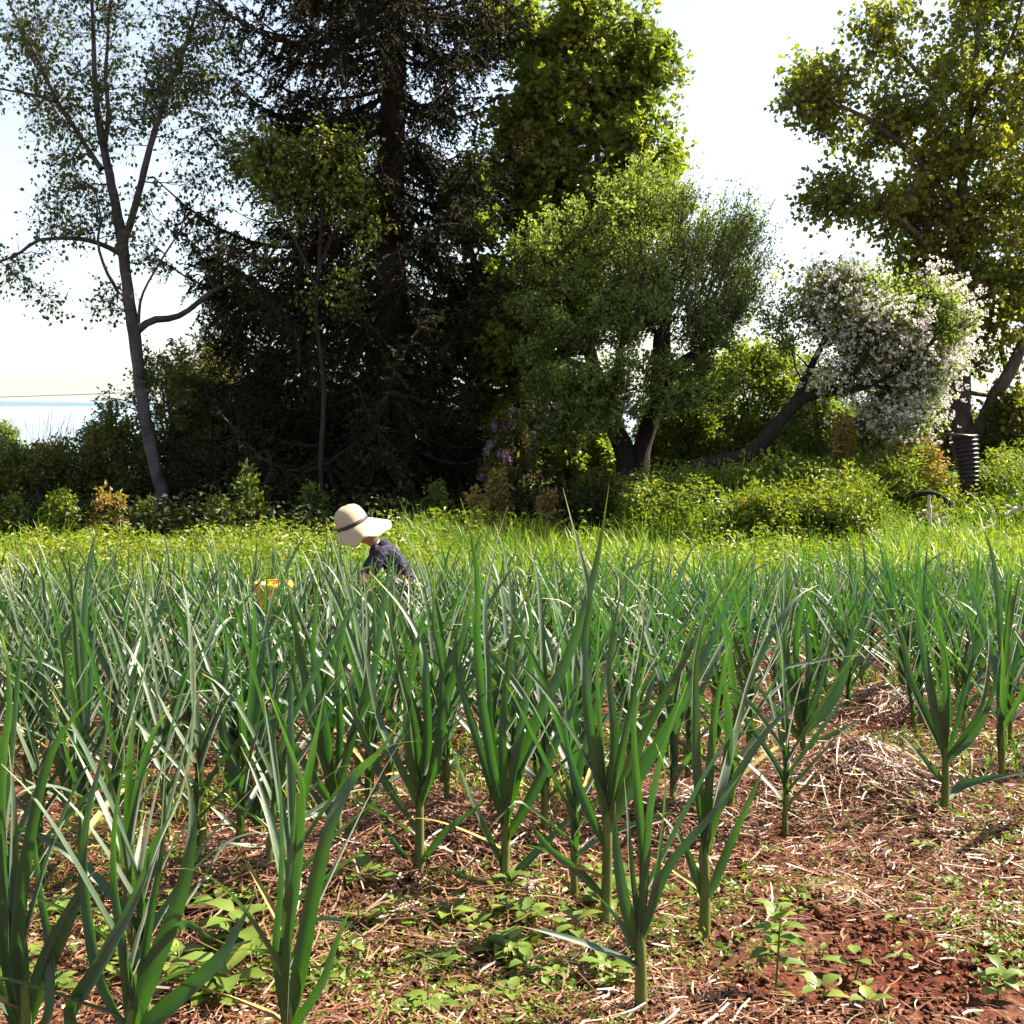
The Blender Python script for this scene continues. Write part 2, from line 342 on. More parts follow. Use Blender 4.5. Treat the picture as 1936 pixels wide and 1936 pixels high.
def grow(limbs, centers, R, twigs, leaves, leafL, leafW, lobes=1, up=.15, droop=.3, rmax=.02, flat=.5, jit=.03, aim=None, tw_r=.004):
    """branches from the limbs to each clump centre, twigs in every clump, leaves on every twig"""
    NP = np.concatenate([q[2:, :3] for q in limbs]); NR = np.concatenate([q[2:, 3] for q in limbs])
    d0 = np.array([np.min(np.linalg.norm(NP - c, axis=1)) for c in centers]); order = np.argsort(d0)
    BP, BR = [], []; t = np.linspace(0, 1, 7)[:, None]
    NPl, NRl = [NP], [NR]; P, Rr = NP, NR
    for j, ci in enumerate(order):
        c = centers[ci]
        if j % 4 == 0 and len(NPl) > 1: P = np.concatenate(NPl); Rr = np.concatenate(NRl); NPl, NRl = [P], [Rr]
        dist = np.linalg.norm(P - c, axis=1) + .7 * np.maximum(P[:, 2] - c[2] + .05, 0) + (Rr < .006) * .3
        i = int(np.argmin(dist)); p0 = P[i]; L = np.linalg.norm(c - p0)
        r0 = min(Rr[i] * .75, .004 + rmax * L)
        mid = (p0 + c) / 2 + np.array([0, 0, up * L]) + rdir(1)[0] * L * .10
        b = p0 * (1 - t) ** 2 + 2 * mid * t * (1 - t) + c * t * t; b[1:-1] += rng.normal(size=(5, 3)) * L * .018
        r = r0 + (tw_r - r0) * t[:, 0] ** .8
        BP.append(b); BR.append(r); NPl.append(b[2:]); NRl.append(r[2:])
    BP = np.array(BP); BR = np.array(BR); n = len(BP); C = BP[:, -1]
    k = np.repeat(np.arange(n), twigs); m = len(k); tt = rng.uniform(.45, 1, m) * 5.999
    i0 = tt.astype(int); fr = (tt - i0)[:, None]; st = BP[k, i0] * (1 - fr) + BP[k, i0 + 1] * fr
    Rk = np.broadcast_to(R, (n,))[k] if np.ndim(R) else np.full(m, R)
    off = rdir(m) * (rng.uniform(.25, 1, m) ** .6 * Rk)[:, None]
    if aim is not None: off = off * .55 + np.array(aim)[None] * (rng.uniform(.2, 1, m) * Rk)[:, None]
    en = C[k] + off; md = (st + en) / 2 + rng.normal(size=(m, 3)) * Rk[:, None] * .12
    tq = np.linspace(0, 1, 4)[None, :, None]; TP = st[:, None] * (1 - tq) ** 2 + 2 * md[:, None] * tq * (1 - tq) + en[:, None] * tq ** 2
    TR = np.linspace(tw_r, tw_r * .35, 4)[None] * np.ones((m, 1))
    A = Acc()
    V, F, uv = tubes(BP, BR, 5); A.add(V, F, None, uv)
    V, F, uv = tubes(TP, TR, 3); A.add(V, F, None, uv)
    q = np.repeat(np.arange(m), leaves); nl = len(q); a = rng.uniform(.25, 1, nl)[:, None]
    pos = TP[q, 0] * (1 - a) ** 2 + 2 * md[q] * a * (1 - a) + TP[q, 3] * a ** 2 + rng.normal(size=(nl, 3)) * jit
    ax = nrm(TP[q, 3] - TP[q, 0]) * .5 + rdir(nl) * .8 + np.array([0, 0, -droop])
    nr = rdir(nl) + np.array([0, 0, flat * 2]); sz = rng.uniform(.6, 1.2, nl)
    V, F = leafquads(pos, ax, nr, leafL * sz, leafW * sz, lobes)
    cr = rng.uniform(0, 1, n); rn = np.clip(.55 * cr[k][q] + .45 * rng.uniform(0, 1, nl), 0, 1)
    L_ = Acc(); L_.add(V, F, np.repeat(rn, lobes))
    return A, L_, C
def plant_tree(name, label, cat, base, limbs, bark, centers, leafm, group=None, twigm=None, crown='crown', **kw):
    o = empty(name, base, label, cat, group)
    trunk_mesh(limbs).build('trunk', bark, o)
    B, L_, C = grow(limbs, centers, **kw)
    B.build('branches', twigm or bark, o); L_.build(crown, leafm, o, smooth=False)
    return o, C

# birch by the edge of the bed, leaning left
d = 14.6
bl = [limb([(322, 1000, 18), (308, 940, 16), (290, 870, 15), (272, 780, 15), (262, 700, 15), (252, 620, 15), (238, 520, 13), (230, 450, 14), (216, 380, 11.5), (203, 310, 10), (190, 250, 9), (182, 180, 7.5), (178, 110, 6), (176, 40, 4.5), (170, -40, 3)], d),
      limb([(232, 460, 10), (250, 410, 8.5, -.1), (268, 340, 8, -.2), (290, 255, 7, -.25), (312, 190, 6, -.3), (335, 130, 5, -.3), (360, 60, 4, -.3), (385, -30, 2.5, -.3)], d),
      limb([(262, 625, 9), (285, 606, 9, .1), (330, 600, 7.5, .2), (365, 580, 6.5, .3), (400, 552, 5.5, .3), (440, 535, 4.5, .35), (490, 510, 4, .4), (520, 470, 3, .4), (545, 430, 2, .4)], d),
      limb([(228, 480, 6), (200, 465, 6, -.1), (160, 453, 5, -.2), (120, 450, 4.5, -.25), (70, 455, 4, -.3), (35, 480, 3.2, -.3), (0, 495, 2.5, -.3), (-60, 520, 1.5, -.3)], d),
      limb([(192, 320, 7), (165, 280, 6, .1), (140, 240, 5.5, .2), (110, 195, 5, .25), (75, 120, 4.5, .3), (50, 70, 4, .3), (20, 10, 3, .3), (0, -50, 2, .3)], d),
      limb([(196, 290, 6), (205, 220, 5.5, .3), (200, 140, 4.5, .4), (205, 60, 3.5, .5), (210, -30, 2.5, .5)], d),
      limb([(112, 196, 3.5), (60, 178, 3, -.2), (0, 168, 2, -.3), (-50, 150, 1, -.3)], d),
      limb([(225, 555, 4), (200, 510, 3.5, -.2), (185, 460, 3, -.25), (190, 410, 2.5, -.3), (180, 360, 2, -.3)], d),
      limb([(262, 612, 4), (268, 560, 3, -.1), (300, 500, 2.5, -.2), (340, 440, 2, -.3), (380, 400, 1.5, -.3)], d)]
for q_ in bl: q_[:, 3] *= .80
E = [pe(150, 60, 160, 110, d, .9), pe(300, 60, 120, 120, d, .9), pe(60, 200, 110, 110, d, .8), pe(330, 200, 130, 100, d, .9), pe(220, 170, 120, 100, d, .9), pe(60, 330, 90, 60, d, .6),
     pe(380, 300, 90, 60, d, .6), pe(330, 430, 90, 90, d, .7), pe(140, 400, 90, 60, d, .6), pe(30, 500, 80, 40, d, .4), pe(160, 560, 80, 40, d, .4), pe(400, 120, 70, 110, d, .7), pe(430, 230, 50, 60, d, .5)]
b0 = G(322, 998); b0[1] = d
birch, _ = plant_tree('birch_tree', 'slim pale-barked birch with sparse small leaves, leaning left at the edge of the bed', 'tree', (W(322, 1000, d)[0], d, float(gbase(-4, d))), bl, M['birch_bark'], in_ells(E, 380), M['birch_leaf'],
                      twigm=M['twig'], R=.36, twigs=8, leaves=3, leafL=.058, leafW=.046, up=.1, droop=.7, rmax=.012, flat=0, tw_r=.0035)
# trunk low shoots
lowc = in_ells([pe(225, 730, 30, 60, d, .2), pe(285, 700, 30, 40, d, .2)], 14)
B, L_, _ = grow([bl[0]], lowc, .22, 6, 4, .06, .045, droop=.6); B.build('branches', M['twig'], birch); L_.build('crown', M['birch_leaf'], birch, smooth=False)

# spruces
def spruce(label, px, d, H, rad, n_wh, base_z, r0, name='spruce_tree', lean=0., first=.10, seed=1, dens=1.0, skip=0.05, group=None, tipup=.25, mat='needle'):
    r_ = np.random.default_rng(seed); bx = W(px, 900, d)[0]; o = empty(name, (bx, d, base_z), label, 'tree', group)
    zz = np.linspace(0, H, 40); tr = np.stack([bx + lean * zz + .03 * np.sin(zz * 1.3), np.full(40, float(d)), base_z - .1 + zz, r0 * (1 - zz / H * .93)], -1)
    tr[0, 3] *= 1.35; tr[1, 3] *= 1.12
    trunk_mesh([tr], 12, .03).build('trunk', M['spruce_bark'], o)
    BP, BR, BZ = [], [], []
    t = np.linspace(0, 1, 9)
    for wz in np.linspace(first * H, H * .985, n_wh):
        f = wz / H
        for b in range(int(r_.integers(6, 10))):
            if r_.random() < skip: continue
            az = r_.uniform(0, 2 * math.pi); z0 = wz + r_.uniform(-.12, .12); L = rad(z0, az) * r_.uniform(.72, 1.12)
            if L < .12: L = .12
            rise = .25 * (f) - .12; sag = r_.uniform(.1, .28) * (1 - f * .6)
            rr = L * t; hz = rise * rr - sag * L * np.sin(np.pi * np.clip(t, 0, 1)) * .8 - .16 * L * t + tipup * L * t ** 3
            a2 = az + r_.uniform(-.25, .25) * t
            P = np.stack([bx + lean * z0 + rr * np.cos(a2), d + rr * np.sin(a2), base_z + z0 + hz], -1)
            BP.append(P); BR.append((.008 + .012 * L) * (1 - t * .85)); BZ.append(f)
    BP = np.array(BP); BR = np.array(BR); N = len(BP)
    Bm = Acc(); V, F, uv = tubes(BP, BR, 6); Bm.add(V, F, None, uv)
    # side branchlets in flat drooping sprays
    Lb = np.linalg.norm(BP[:, -1] - BP[:, 0], axis=1); cnt = np.maximum((Lb / .055 * dens).astype(int), 4); k = np.repeat(np.arange(N), cnt); m = len(k)
    tt = r_.uniform(.18, 1, m); ii = np.minimum((tt * 8).astype(int), 7); fr = (tt * 8 - ii)[:, None]
    st = BP[k, ii] * (1 - fr) + BP[k, ii + 1] * fr; fw = nrm(BP[k, ii + 1] - BP[k, ii]); sdv = nrm(np.cross(fw, np.array([0, 0, 1.]))) * r_.choice([-1, 1], m)[:, None]
    ln = (.10 + .34 * Lb[k] * (1 - tt) ** .8 * np.minimum(tt * 3, 1)) * r_.uniform(.6, 1.2, m); ln = np.minimum(ln, .62)
    dr = nrm(fw * .6 + sdv * .7 + np.array([0, 0, -1.]) * r_.uniform(-.25, 1.0, m)[:, None] + r_.normal(size=(m, 3)) * .2)
    K = 5; s = np.linspace(0, 1, K)
    TP = st[:, None] + dr[:, None] * (ln[:, None] * s[None])[..., None]; TP[..., 2] -= (ln[:, None] * .35 * s[None] ** 2)
    V, F, uv = tubes(TP, np.linspace(.0035, .0015, K)[None] * np.ones((m, 1)), 3); Bm.add(V, F, None, uv)
    Bm.build('branches', M['spruce_bark'], o)
    # needle shoots along the branchlets and the branch ends
    nn = np.maximum((ln / .017 * dens).astype(int), 3); q = np.repeat(np.arange(m), nn); c = len(q); u = r_.uniform(0, 1, c) * (K - 1.001); i = u.astype(int); f2 = (u - i)[:, None]
    pos = TP[q, i] * (1 - f2) + TP[q, i + 1] * f2; td = nrm(TP[q, i + 1] - TP[q, i])
    ax = td * .9 + nrm(r_.normal(size=(c, 3))) * .75; nr = nrm(r_.normal(size=(c, 3)))
    V, F = leafquads(pos, ax, nr, r_.uniform(.035, .075, c), r_.uniform(.016, .030, c), 1, .1)
    cr = r_.uniform(0, 1, N); rn = np.clip(.6 * cr[k][q] + .4 * r_.uniform(0, 1, c), 0, 1)
    A = Acc(); A.add(V, F, rn); A.build('crown', M[mat], o, smooth=False)
    return o
def rad1(z, az):
    L = 2.55 if z < 5.2 else 2.55 * (1 - (z - 5.2) / 8.6)
    L *= 1 + .16 * math.cos(az - math.pi)          # fuller on the left
    return max(L * (.72 + .28 * math.sin(z * 2.1) * .5 + .14), .2) * (1 if z > 1.2 else .8)
spruce('huge dark spruce with a thick bare-looking trunk behind the child', 742, 15.4, 13.5, rad1, 48, -.5, .235, first=.085, seed=3, dens=1.4, lean=.008, skip=.14)
spruce('mid-sized thin-topped spruce immediately left of the huge dark one', 578, 16.6, 5.6, lambda z, a: 1.75 * (1 - z / 6.2) + .2, 34, -.5, .10, first=.06, seed=5, dens=.85)
def radc(z, az): return .26 + .10 * max(0, 3.2 - z) + (.5 if z < 1.9 else 0)
spruce('narrow columnar evergreen with a blunt top behind the birch limb', 430, 18.2, 3.7, radc, 34, -.5, .07, name='columnar_evergreen', first=.05, seed=8, dens=1.5, mat='thuja', tipup=.9)
spruce('low dark spruce spreading behind the birch trunk', 470, 15.9, 2.9, lambda z, a: 1.35 * (1 - z / 3.4) + .15, 14, -.5, .06, first=.05, seed=9, dens=.9)
spruce('bushy dark spruce crammed behind the huge spruce trunk', 700, 19.5, 4.4, lambda z, a: 2.2 * (1 - z / 5.4) + .3, 18, -.6, .09, first=.04, seed=12, dens=.8)

# young leafy tree in front of the spruces
d = 14.1
yl = [limb([(612, 985, 5), (606, 880, 4.6), (612, 740, 4.3), (598, 600, 4), (604, 480, 3.5), (612, 380, 3.5), (622, 290, 2.5)], d),
      limb([(604, 560, 3.5), (570, 480, 3, -.2), (530, 400, 2.5, -.3), (510, 330, 2, -.3)], d), limb([(604, 500, 3.5), (640, 430, 3, .2), (680, 390, 2, .2)], d)]
E = [pe(590, 290, 100, 60, d, .6), pe(650, 330, 55, 50, d, .4), pe(540, 330, 70, 55, d, .4), pe(680, 400, 40, 60, d, .4), pe(500, 290, 45, 40, d, .35), pe(660, 470, 45, 35, d, .35), pe(560, 400, 60, 30, d, .4)]
plant_tree('young_tree', 'slender yellow-green young tree with airy leaf tufts against the dark spruces', 'tree', (W(612, 985, d)[0], d, -.5), yl, M['spruce_bark'], in_ells(E + [pe(520, 450, 60, 50, d, .4), pe(640, 560, 50, 50, d, .4)], 150), M['young_leaf'], R=.40, twigs=8, leaves=6, leafL=.06, leafW=.045, droop=.5, rmax=.01)

# maple behind the spruce
d = 16.4
ml = [limb([(985, 960, 22), (985, 840, 20), (990, 700, 18), (1010, 560, 16), (1040, 420, 13), (1070, 300, 10), (1090, 180, 7), (1090, 60, 4)], d),
      limb([(1010, 560, 11), (1080, 460, 9, -.3), (1140, 380, 7, -.5), (1200, 320, 5, -.5), (1240, 240, 3, -.5)], d), limb([(995, 660, 11), (940, 580, 9, -.4), (900, 500, 6, -.6), (880, 430, 3, -.7)], d),
      limb([(1050, 400, 9), (1120, 280, 7, .3), (1170, 180, 5, .5), (1210, 120, 3, .5)], d), limb([(1000, 720, 8), (1100, 640, 6, -.5), (1170, 580, 4, -.6)], d)]
E = [pe(905, 400, 60, 90, d - 1.4, .5), pe(930, 560, 80, 80, d - 1.3, .5), pe(880, 650, 60, 60, d - 1.2, .5), pe(980, 640, 70, 80, d - 1.3, .5), pe(960, 90, 60, 90, d, .6), pe(1000, 250, 70, 100, d, .7), pe(1040, 50, 100, 60, d, 1.1), pe(1130, 75, 100, 65, d, 1.1), pe(1200, 130, 70, 60, d, .8), pe(1255, 145, 35, 30, d, .3), pe(1160, 220, 100, 90, d, 1.2), pe(1200, 260, 65, 60, d, .7), pe(1070, 210, 110, 110, d, 1.2),
     pe(1170, 350, 100, 80, d, 1.1), pe(1235, 310, 45, 35, d, .5), pe(1225, 400, 55, 50, d, .6), pe(1060, 380, 110, 90, d, 1.2), pe(960, 400, 80, 100, d, 1.0), pe(900, 560, 70, 90, d, .8), pe(1000, 560, 100, 110, d, 1.1), pe(880, 680, 70, 60, d, .7), pe(1110, 500, 90, 90, d, 1),
     pe(960, 720, 120, 70, d, .9)]
plant_tree('maple_tree', 'tall bright-green maple with big lobed leaf masses right behind the huge spruce', 'tree', (W(985, 960, d)[0], d, -.55), ml, M['spruce_bark'], in_ells(E, 760), M['maple_leaf'], R=.36, twigs=11, leaves=9, leafL=.070, leafW=.070, lobes=3, droop=.4, rmax=.014)

# old apple tree with a forked trunk
d = 14.6
al = [limb([(1196, 965, 30), (1190, 900, 25), (1180, 850, 20), (1160, 800, 16), (1142, 750, 14), (1125, 700, 12), (1105, 640, 12), (1080, 580, 9), (1060, 520, 6)], d),
      limb([(1198, 940, 26), (1212, 860, 19), (1228, 800, 16), (1246, 745, 14), (1268, 705, 12), (1300, 680, 11), (1335, 655, 9), (1370, 620, 7), (1400, 580, 4)], d),
      limb([(1240, 760, 13), (1246, 710, 14, -.1), (1250, 660, 17, -.15), (1252, 636, 16, -.15), (1258, 615, 7, -.15), (1270, 560, 4.5, -.1), (1280, 480, 3.5), (1290, 400, 2)], d),
      limb([(1130, 712, 9), (1090, 690, 8, .2), (1050, 670, 6, .4), (1000, 640, 4, .5)], d), limb([(1150, 760, 9), (1170, 680, 7, .3), (1185, 600, 6, .4), (1200, 500, 4, .5), (1210, 420, 2.5, .5)], d),
      limb([(1252, 640, 5), (1225, 610, 4, -.2), (1210, 580, 3, -.3)], d)]
E = [pe(1080, 480, 110, 90, d, .9), pe(1160, 420, 100, 70, d, .8), pe(1060, 600, 100, 90, d, .9), pe(1170, 560, 110, 100, d, 1), pe(1010, 560, 60, 80, d, .7), pe(1130, 690, 120, 60, d, .9), pe(1260, 580, 80, 70, d, .8), pe(1230, 490, 60, 60, d, .6),
     pe(1350, 620, 60, 40, d, .4, .03), pe(1010, 700, 60, 60, d, .6), pe(1310, 680, 60, 40, d, .5), pe(1180, 350, 70, 40, d, .6), pe(1120, 740, 90, 40, d - .5, .3), pe(1240, 600, 120, 60, d - .7, .3), pe(1100, 640, 100, 60, d - .8, .3), pe(1040, 760, 80, 60, d - .3, .4), pe(1060, 690, 110, 60, d - .6, .4), pe(1300, 660, 90, 50, d - .5, .4, .04), pe(1160, 640, 60, 60, d - .8, .3)]
apple, _ = plant_tree('apple_tree', 'old leafy apple tree with forked dark trunk and a knobbly pruned limb', 'tree', (W(1196, 960, d)[0], d, -.5), al, M['apple_bark'], np.vstack([in_ells(E, 480), in_ells([pe(1130, 790, 70, 50, d - .8, .2), pe(1270, 760, 60, 60, d - .8, .2), pe(1060, 800, 70, 50, d - .4, .4), pe(1190, 700, 80, 50, d - .9, .2), pe(1080, 700, 80, 70, d - .5, .4, .3), pe(1110, 700, 60, 60, d - .9, .3), pe(1330, 740, 70, 60, d - .3, .3)], 230)]), M['apple_leaf'], R=.32, twigs=8, leaves=8, leafL=.054, leafW=.034, droop=0, rmax=.014, aim=(.15, 0, .5))
# its long upright water shoots
sh = in_ells([pe(1300, 430, 120, 50, d, .6), pe(1390, 500, 70, 70, d, .5), pe(1240, 390, 60, 30, d, .4), pe(1370, 580, 80, 50, d, .5), pe(1330, 470, 90, 60, d, .5)], 200)
B, L_, _ = grow([q for q in al], sh, .40, 5, 12, .042, .022, aim=(.3, 0, .9), droop=-.2, rmax=.007, tw_r=.003); B.build('branches', M['twig'], apple); L_.build('crown', M['apple_leaf'], apple, smooth=False)

ns = 150; s0 = np.array([W(rng.uniform(1150, 1370), rng.uniform(520, 650), d + rng.normal() * .35) for _ in range(ns)]); hh = rng.uniform(.55, 1.35, ns)
fan = (s0[:, 0] - W(1200, 600, d)[0]) * .45; s1 = s0 + np.stack([fan * hh + rng.normal(size=ns) * .12, rng.normal(size=ns) * .15, hh], -1); tq = np.linspace(0, 1, 6)[None, :, None]
TP = s0[:, None] * (1 - tq) + s1[:, None] * tq + rng.normal(size=(ns, 6, 3)) * .012; A = Acc(); V, F, uv = tubes(TP, np.linspace(.007, .002, 6)[None] * np.ones((ns, 1)), 4); A.add(V, F, None, uv); A.build('branches', M['twig'], apple)
q = np.repeat(np.arange(ns), 46); u = rng.uniform(.12, 1, len(q)) * 4.999; i_ = u.astype(int); f_ = (u - i_)[:, None]; pos = TP[q, i_] * (1 - f_) + TP[q, i_ + 1] * f_ + rng.normal(size=(len(q), 3)) * .022
V, F = leafquads(pos, rdir(len(q)) * .8 + np.array([0, 0, .5]), rdir(len(q)), rng.uniform(.03, .055, len(q)), rng.uniform(.018, .03, len(q))); A = Acc(); A.add(V, F, rng.uniform(.3, 1, len(q))); A.build('crown', M['apple_leaf'], apple, smooth=False)

# blossoming apple tree on a trunk that leans right
d = 13.0
fl = [limb([(1262, 955, 19), (1290, 900, 17), (1340, 878, 16), (1395, 868, 15), (1440, 838, 15), (1475, 795, 13), (1510, 758, 11), (1555, 742, 10), (1600, 738, 8), (1650, 725, 6), (1700, 700, 4)], d),
      limb([(1500, 765, 9), (1530, 700, 7, .3), (1560, 640, 5, .4), (1590, 580, 3, .5)], d), limb([(1590, 740, 6), (1640, 670, 5, -.3), (1690, 610, 4, -.4), (1740, 570, 2.5, -.4)], d),
      limb([(1650, 726, 5), (1710, 740, 4, .2), (1745, 730, 3, .3), (1765, 700, 2, .3)], d)]
E = [pe(1480, 620, 50, 40, d, .4), pe(1755, 620, 45, 60, d, .5), pe(1720, 560, 60, 30, d, .5), pe(1640, 600, 110, 75, d, .9), pe(1720, 640, 95, 90, d, .9), pe(1560, 610, 75, 60, d, .7), pe(1660, 700, 120, 60, d, .9), pe(1735, 700, 50, 80, d, .6), pe(1685, 780, 75, 50, d, .7), pe(1600, 540, 70, 35, d, .5), pe(1540, 690, 60, 40, d, .5), pe(1500, 640, 30, 25, d, .3)]
flo = in_ells(E, 400)
ftree, FC = plant_tree('blossoming_tree', 'apple tree covered in white blossom on a dark trunk leaning right', 'tree', (W(1262, 955, d)[0], d, -.35), fl, M['apple_bark'], flo, M['apple_leaf'], R=.27, twigs=8, leaves=8, leafL=.045, leafW=.03, droop=.1, rmax=.013)
sel = FC[(FC[:, 0] > W(1545, 700, d)[0])]; k = rng.integers(0, len(sel), 8000); hp = sel[k] + rdir(8000) * (rng.uniform(.3, 1.45, 8000) * .27)[:, None]; hp[:, 1] -= .04
keep = vnoise(hp[:, 0] * 2.3, hp[:, 2] * 2.3, 3) > -.2; hp = hp[keep]; nb = len(hp)
A = Acc()
q = np.repeat(np.arange(nb), 7); pos = hp[q] + rdir(len(q)) * .014
V, F = leafquads(pos, rdir(len(q)), rdir(len(q)), U(.014, .026, len(q)), U(.013, .021, len(q))); A.add(V, F, U(0, 1, len(q))); A.build('blossom', M['blossom'], ftree, smooth=False)

# poplar on the right
d = 14.6
pl = [limb([(1822, 960, 23), (1820, 880, 21), (1818, 800, 20), (1814, 720, 20), (1808, 640, 19), (1800, 570, 17), (1802, 500, 14), (1812, 420, 11), (1820, 340, 9.5), (1828, 260, 8), (1838, 170, 6.5), (1848, 80, 5), (1855, -40, 3.5), (1860, -200, 1.5)], d),
      limb([(1826, 900, 15), (1838, 850, 16, -.1), (1862, 790, 14, -.2), (1890, 735, 13, -.3), (1915, 690, 12, -.3), (1945, 620, 10, -.3), (1975, 540, 7, -.3), (2000, 440, 4, -.3)], d),
      limb([(1806, 640, 8), (1850, 618, 6, .2), (1900, 632, 5, .3), (1960, 640, 3, .4)], d),
      limb([(1800, 560, 8), (1770, 490, 7, -.3), (1720, 430, 5.5, -.5), (1660, 395, 4, -.6), (1600, 385, 2.5, -.7)], d),
      limb([(1812, 420, 7), (1760, 330, 6, -.3), (1700, 270, 5, -.4), (1640, 225, 4, -.5), (1570, 190, 2.5, -.5)], d),
      limb([(1825, 290, 6), (1780, 190, 5, .3), (1720, 120, 4, .4), (1660, 50, 2.5, .5)], d),
      limb([(1806, 480, 8), (1860, 400, 6, .3), (1910, 330, 5, .5), (1960, 260, 3, .6)], d),
      limb([(1832, 230, 5), (1880, 140, 4, -.3), (1920, 50, 3, -.4), (1940, -40, 2, -.4)], d),
      limb([(1905, 705, 6), (1890, 640, 5, .3), (1900, 560, 3, .4)], d), limb([(1812, 740, 5), (1870, 748, 4, .1), (1940, 760, 3, .2)], d)]
E = [pe(1780, 90, 130, 110, d, 1.1), pe(1890, 120, 110, 150, d, 1.1), pe(1640, 50, 50, 50, d, .5), pe(1560, 165, 60, 50, d, .5), pe(1650, 200, 100, 70, d, .9), pe(1740, 260, 110, 90, d, 1), pe(1850, 330, 110, 100, d, 1.1),
     pe(1600, 380, 60, 35, d, .45), pe(1680, 385, 90, 55, d, .7), pe(1760, 430, 100, 60, d, .9), pe(1880, 480, 90, 90, d, .9), pe(1890, 610, 80, 60, d, .8), pe(1840, 560, 70, 50, d, .7), pe(1520, 175, 25, 45, d, .3), pe(1660, 310, 50, 30, d, .4),
     pe(1530, 530, 55, 22, d, .3, .02), pe(1900, 760, 55, 70, d, .5), pe(1990, 250, 90, 200, d, 1), pe(1880, -90, 130, 80, d, 1), pe(1560, 240, 35, 25, d, .3), pe(1990, 520, 80, 150, d, 1)]
poplar, _ = plant_tree('poplar_tree', 'large glossy-leaved poplar with two stems filling the right edge', 'tree', (W(1822, 955, d)[0], d, -.2), pl, M['poplar_bark'], np.vstack([in_ells(E, 520), in_ells([pe(1600, 375, 80, 35, d - .6, .35), pe(1690, 385, 90, 50, d - .4, .5)], 42), in_ells([pe(1870, 600, 70, 50, d - .3, .6), pe(1850, 540, 80, 40, d, .6), pe(1900, 760, 50, 60, d, .5), pe(1880, 850, 50, 50, d, .5), pe(1760, 500, 60, 40, d, .5), pe(1740, 560, 50, 30, d + .3, .4), pe(1880, 700, 60, 60, d + .2, .5)], 190), in_ells([pe(1540, 175, 50, 50, d - .4, .35), pe(1700, 430, 90, 40, d - .3, .4), pe(1560, 140, 60, 30, d, .3)], 40)]), M['poplar_leaf'], R=.38, twigs=8, leaves=7, leafL=.068, leafW=.064, droop=.6, rmax=.013, flat=0)

# ------------------------------------------------------------------ shrubs and saplings
def shrub(name, label, cat, px, d, wpx, top_py, leafm, n=70, twigs=8, leaves=8, leafL=.05, leafW=.032, R=.2, depth=None, group=None, base_py=None, stems=6, bark=None, aim=(0, 0, .3), lobes=1, flower=None, crown='foliage', lo=.12):
    c = W(px, top_py, d); bz = float(gbase(c[0], d)); wd = S(wpx, d); H = c[2] - bz; depth = depth or wd * .7
    loc = (c[0], d, bz); o = empty(name, loc, label, cat, group); ls = []
    for i in range(stems):
        a = rng.uniform(0, 6.283); rr = rng.uniform(.2, .8)
        tip = np.array([c[0] + wd * rr * math.cos(a) * .6, d + depth * rr * math.sin(a) * .6, bz + H * rng.uniform(.6, .85)])
        b = np.array([c[0] + rng.normal() * wd * .15, d + rng.normal() * depth * .15, bz - .05]); m = (b + tip) / 2 + np.array([0, 0, H * .08])
        P = smoothline(np.array([b, m, tip]), 10); ls.append(np.hstack([P, np.linspace(.016, .006, 10)[:, None] * min(1.3, H)]))
    trunk_mesh(ls, 6, .1).build('stems', bark or M['twig'], o)
    th = rdir(n); rr = rng.uniform(.2, 1, n) ** .4
    C = np.array([c[0], d, bz + H * .5])[None] + th * rr[:, None] * np.array([wd, depth, H * .5 - R * .5])[None]
    C[:, 2] = np.maximum(C[:, 2], bz + lo * H + .03); C[:, 2] += .25 * R * vnoise(C[:, 0] * 2, C[:, 1] * 2 + px, 2) * 2
    B, L_, CC = grow(ls, C, R, twigs, leaves, leafL, leafW, aim=aim, rmax=.01, tw_r=.0025, lobes=lobes)
    B.build('branches', bark or M['twig'], o); L_.build(crown, leafm, o, smooth=False)
    if flower:
        A = Acc(); top = CC[CC[:, 2] > bz + H * .45]; k = rng.integers(0, len(top), flower[1]); hp = top[k] + rdir(len(k)) * R * .8; hp[:, 1] -= .1
        q = np.repeat(np.arange(len(k)), 34); off = rdir(len(q)) * U(.2, 1, len(q))[:, None] * np.array([.035, .035, .075]); pos = hp[q] + off
        V, F = leafquads(pos, rdir(len(q)), rdir(len(q)), .02, .018); A.add(V, F, U(0, 1, len(q))); A.build('blossom', flower[0], o, smooth=False)
    return o
sh = lambda *a, **k: shrub('shrub', *a, **k)
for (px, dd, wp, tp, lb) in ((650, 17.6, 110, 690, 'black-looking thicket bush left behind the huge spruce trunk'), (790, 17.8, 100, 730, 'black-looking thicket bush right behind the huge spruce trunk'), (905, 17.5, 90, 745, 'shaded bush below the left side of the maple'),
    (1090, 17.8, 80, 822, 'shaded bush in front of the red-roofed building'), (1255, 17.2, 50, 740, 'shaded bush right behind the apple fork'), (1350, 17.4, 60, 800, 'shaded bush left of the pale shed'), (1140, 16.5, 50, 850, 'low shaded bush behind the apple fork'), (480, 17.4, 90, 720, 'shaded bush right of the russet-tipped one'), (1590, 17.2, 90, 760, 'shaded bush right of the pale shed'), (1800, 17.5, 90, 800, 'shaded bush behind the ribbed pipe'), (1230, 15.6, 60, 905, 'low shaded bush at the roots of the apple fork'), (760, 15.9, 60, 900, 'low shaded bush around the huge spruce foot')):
    sh(lb, 'shrub', px, dd, wp, tp, M['dark_leaf'], n=150, R=.27, leafL=.07, leafW=.05)
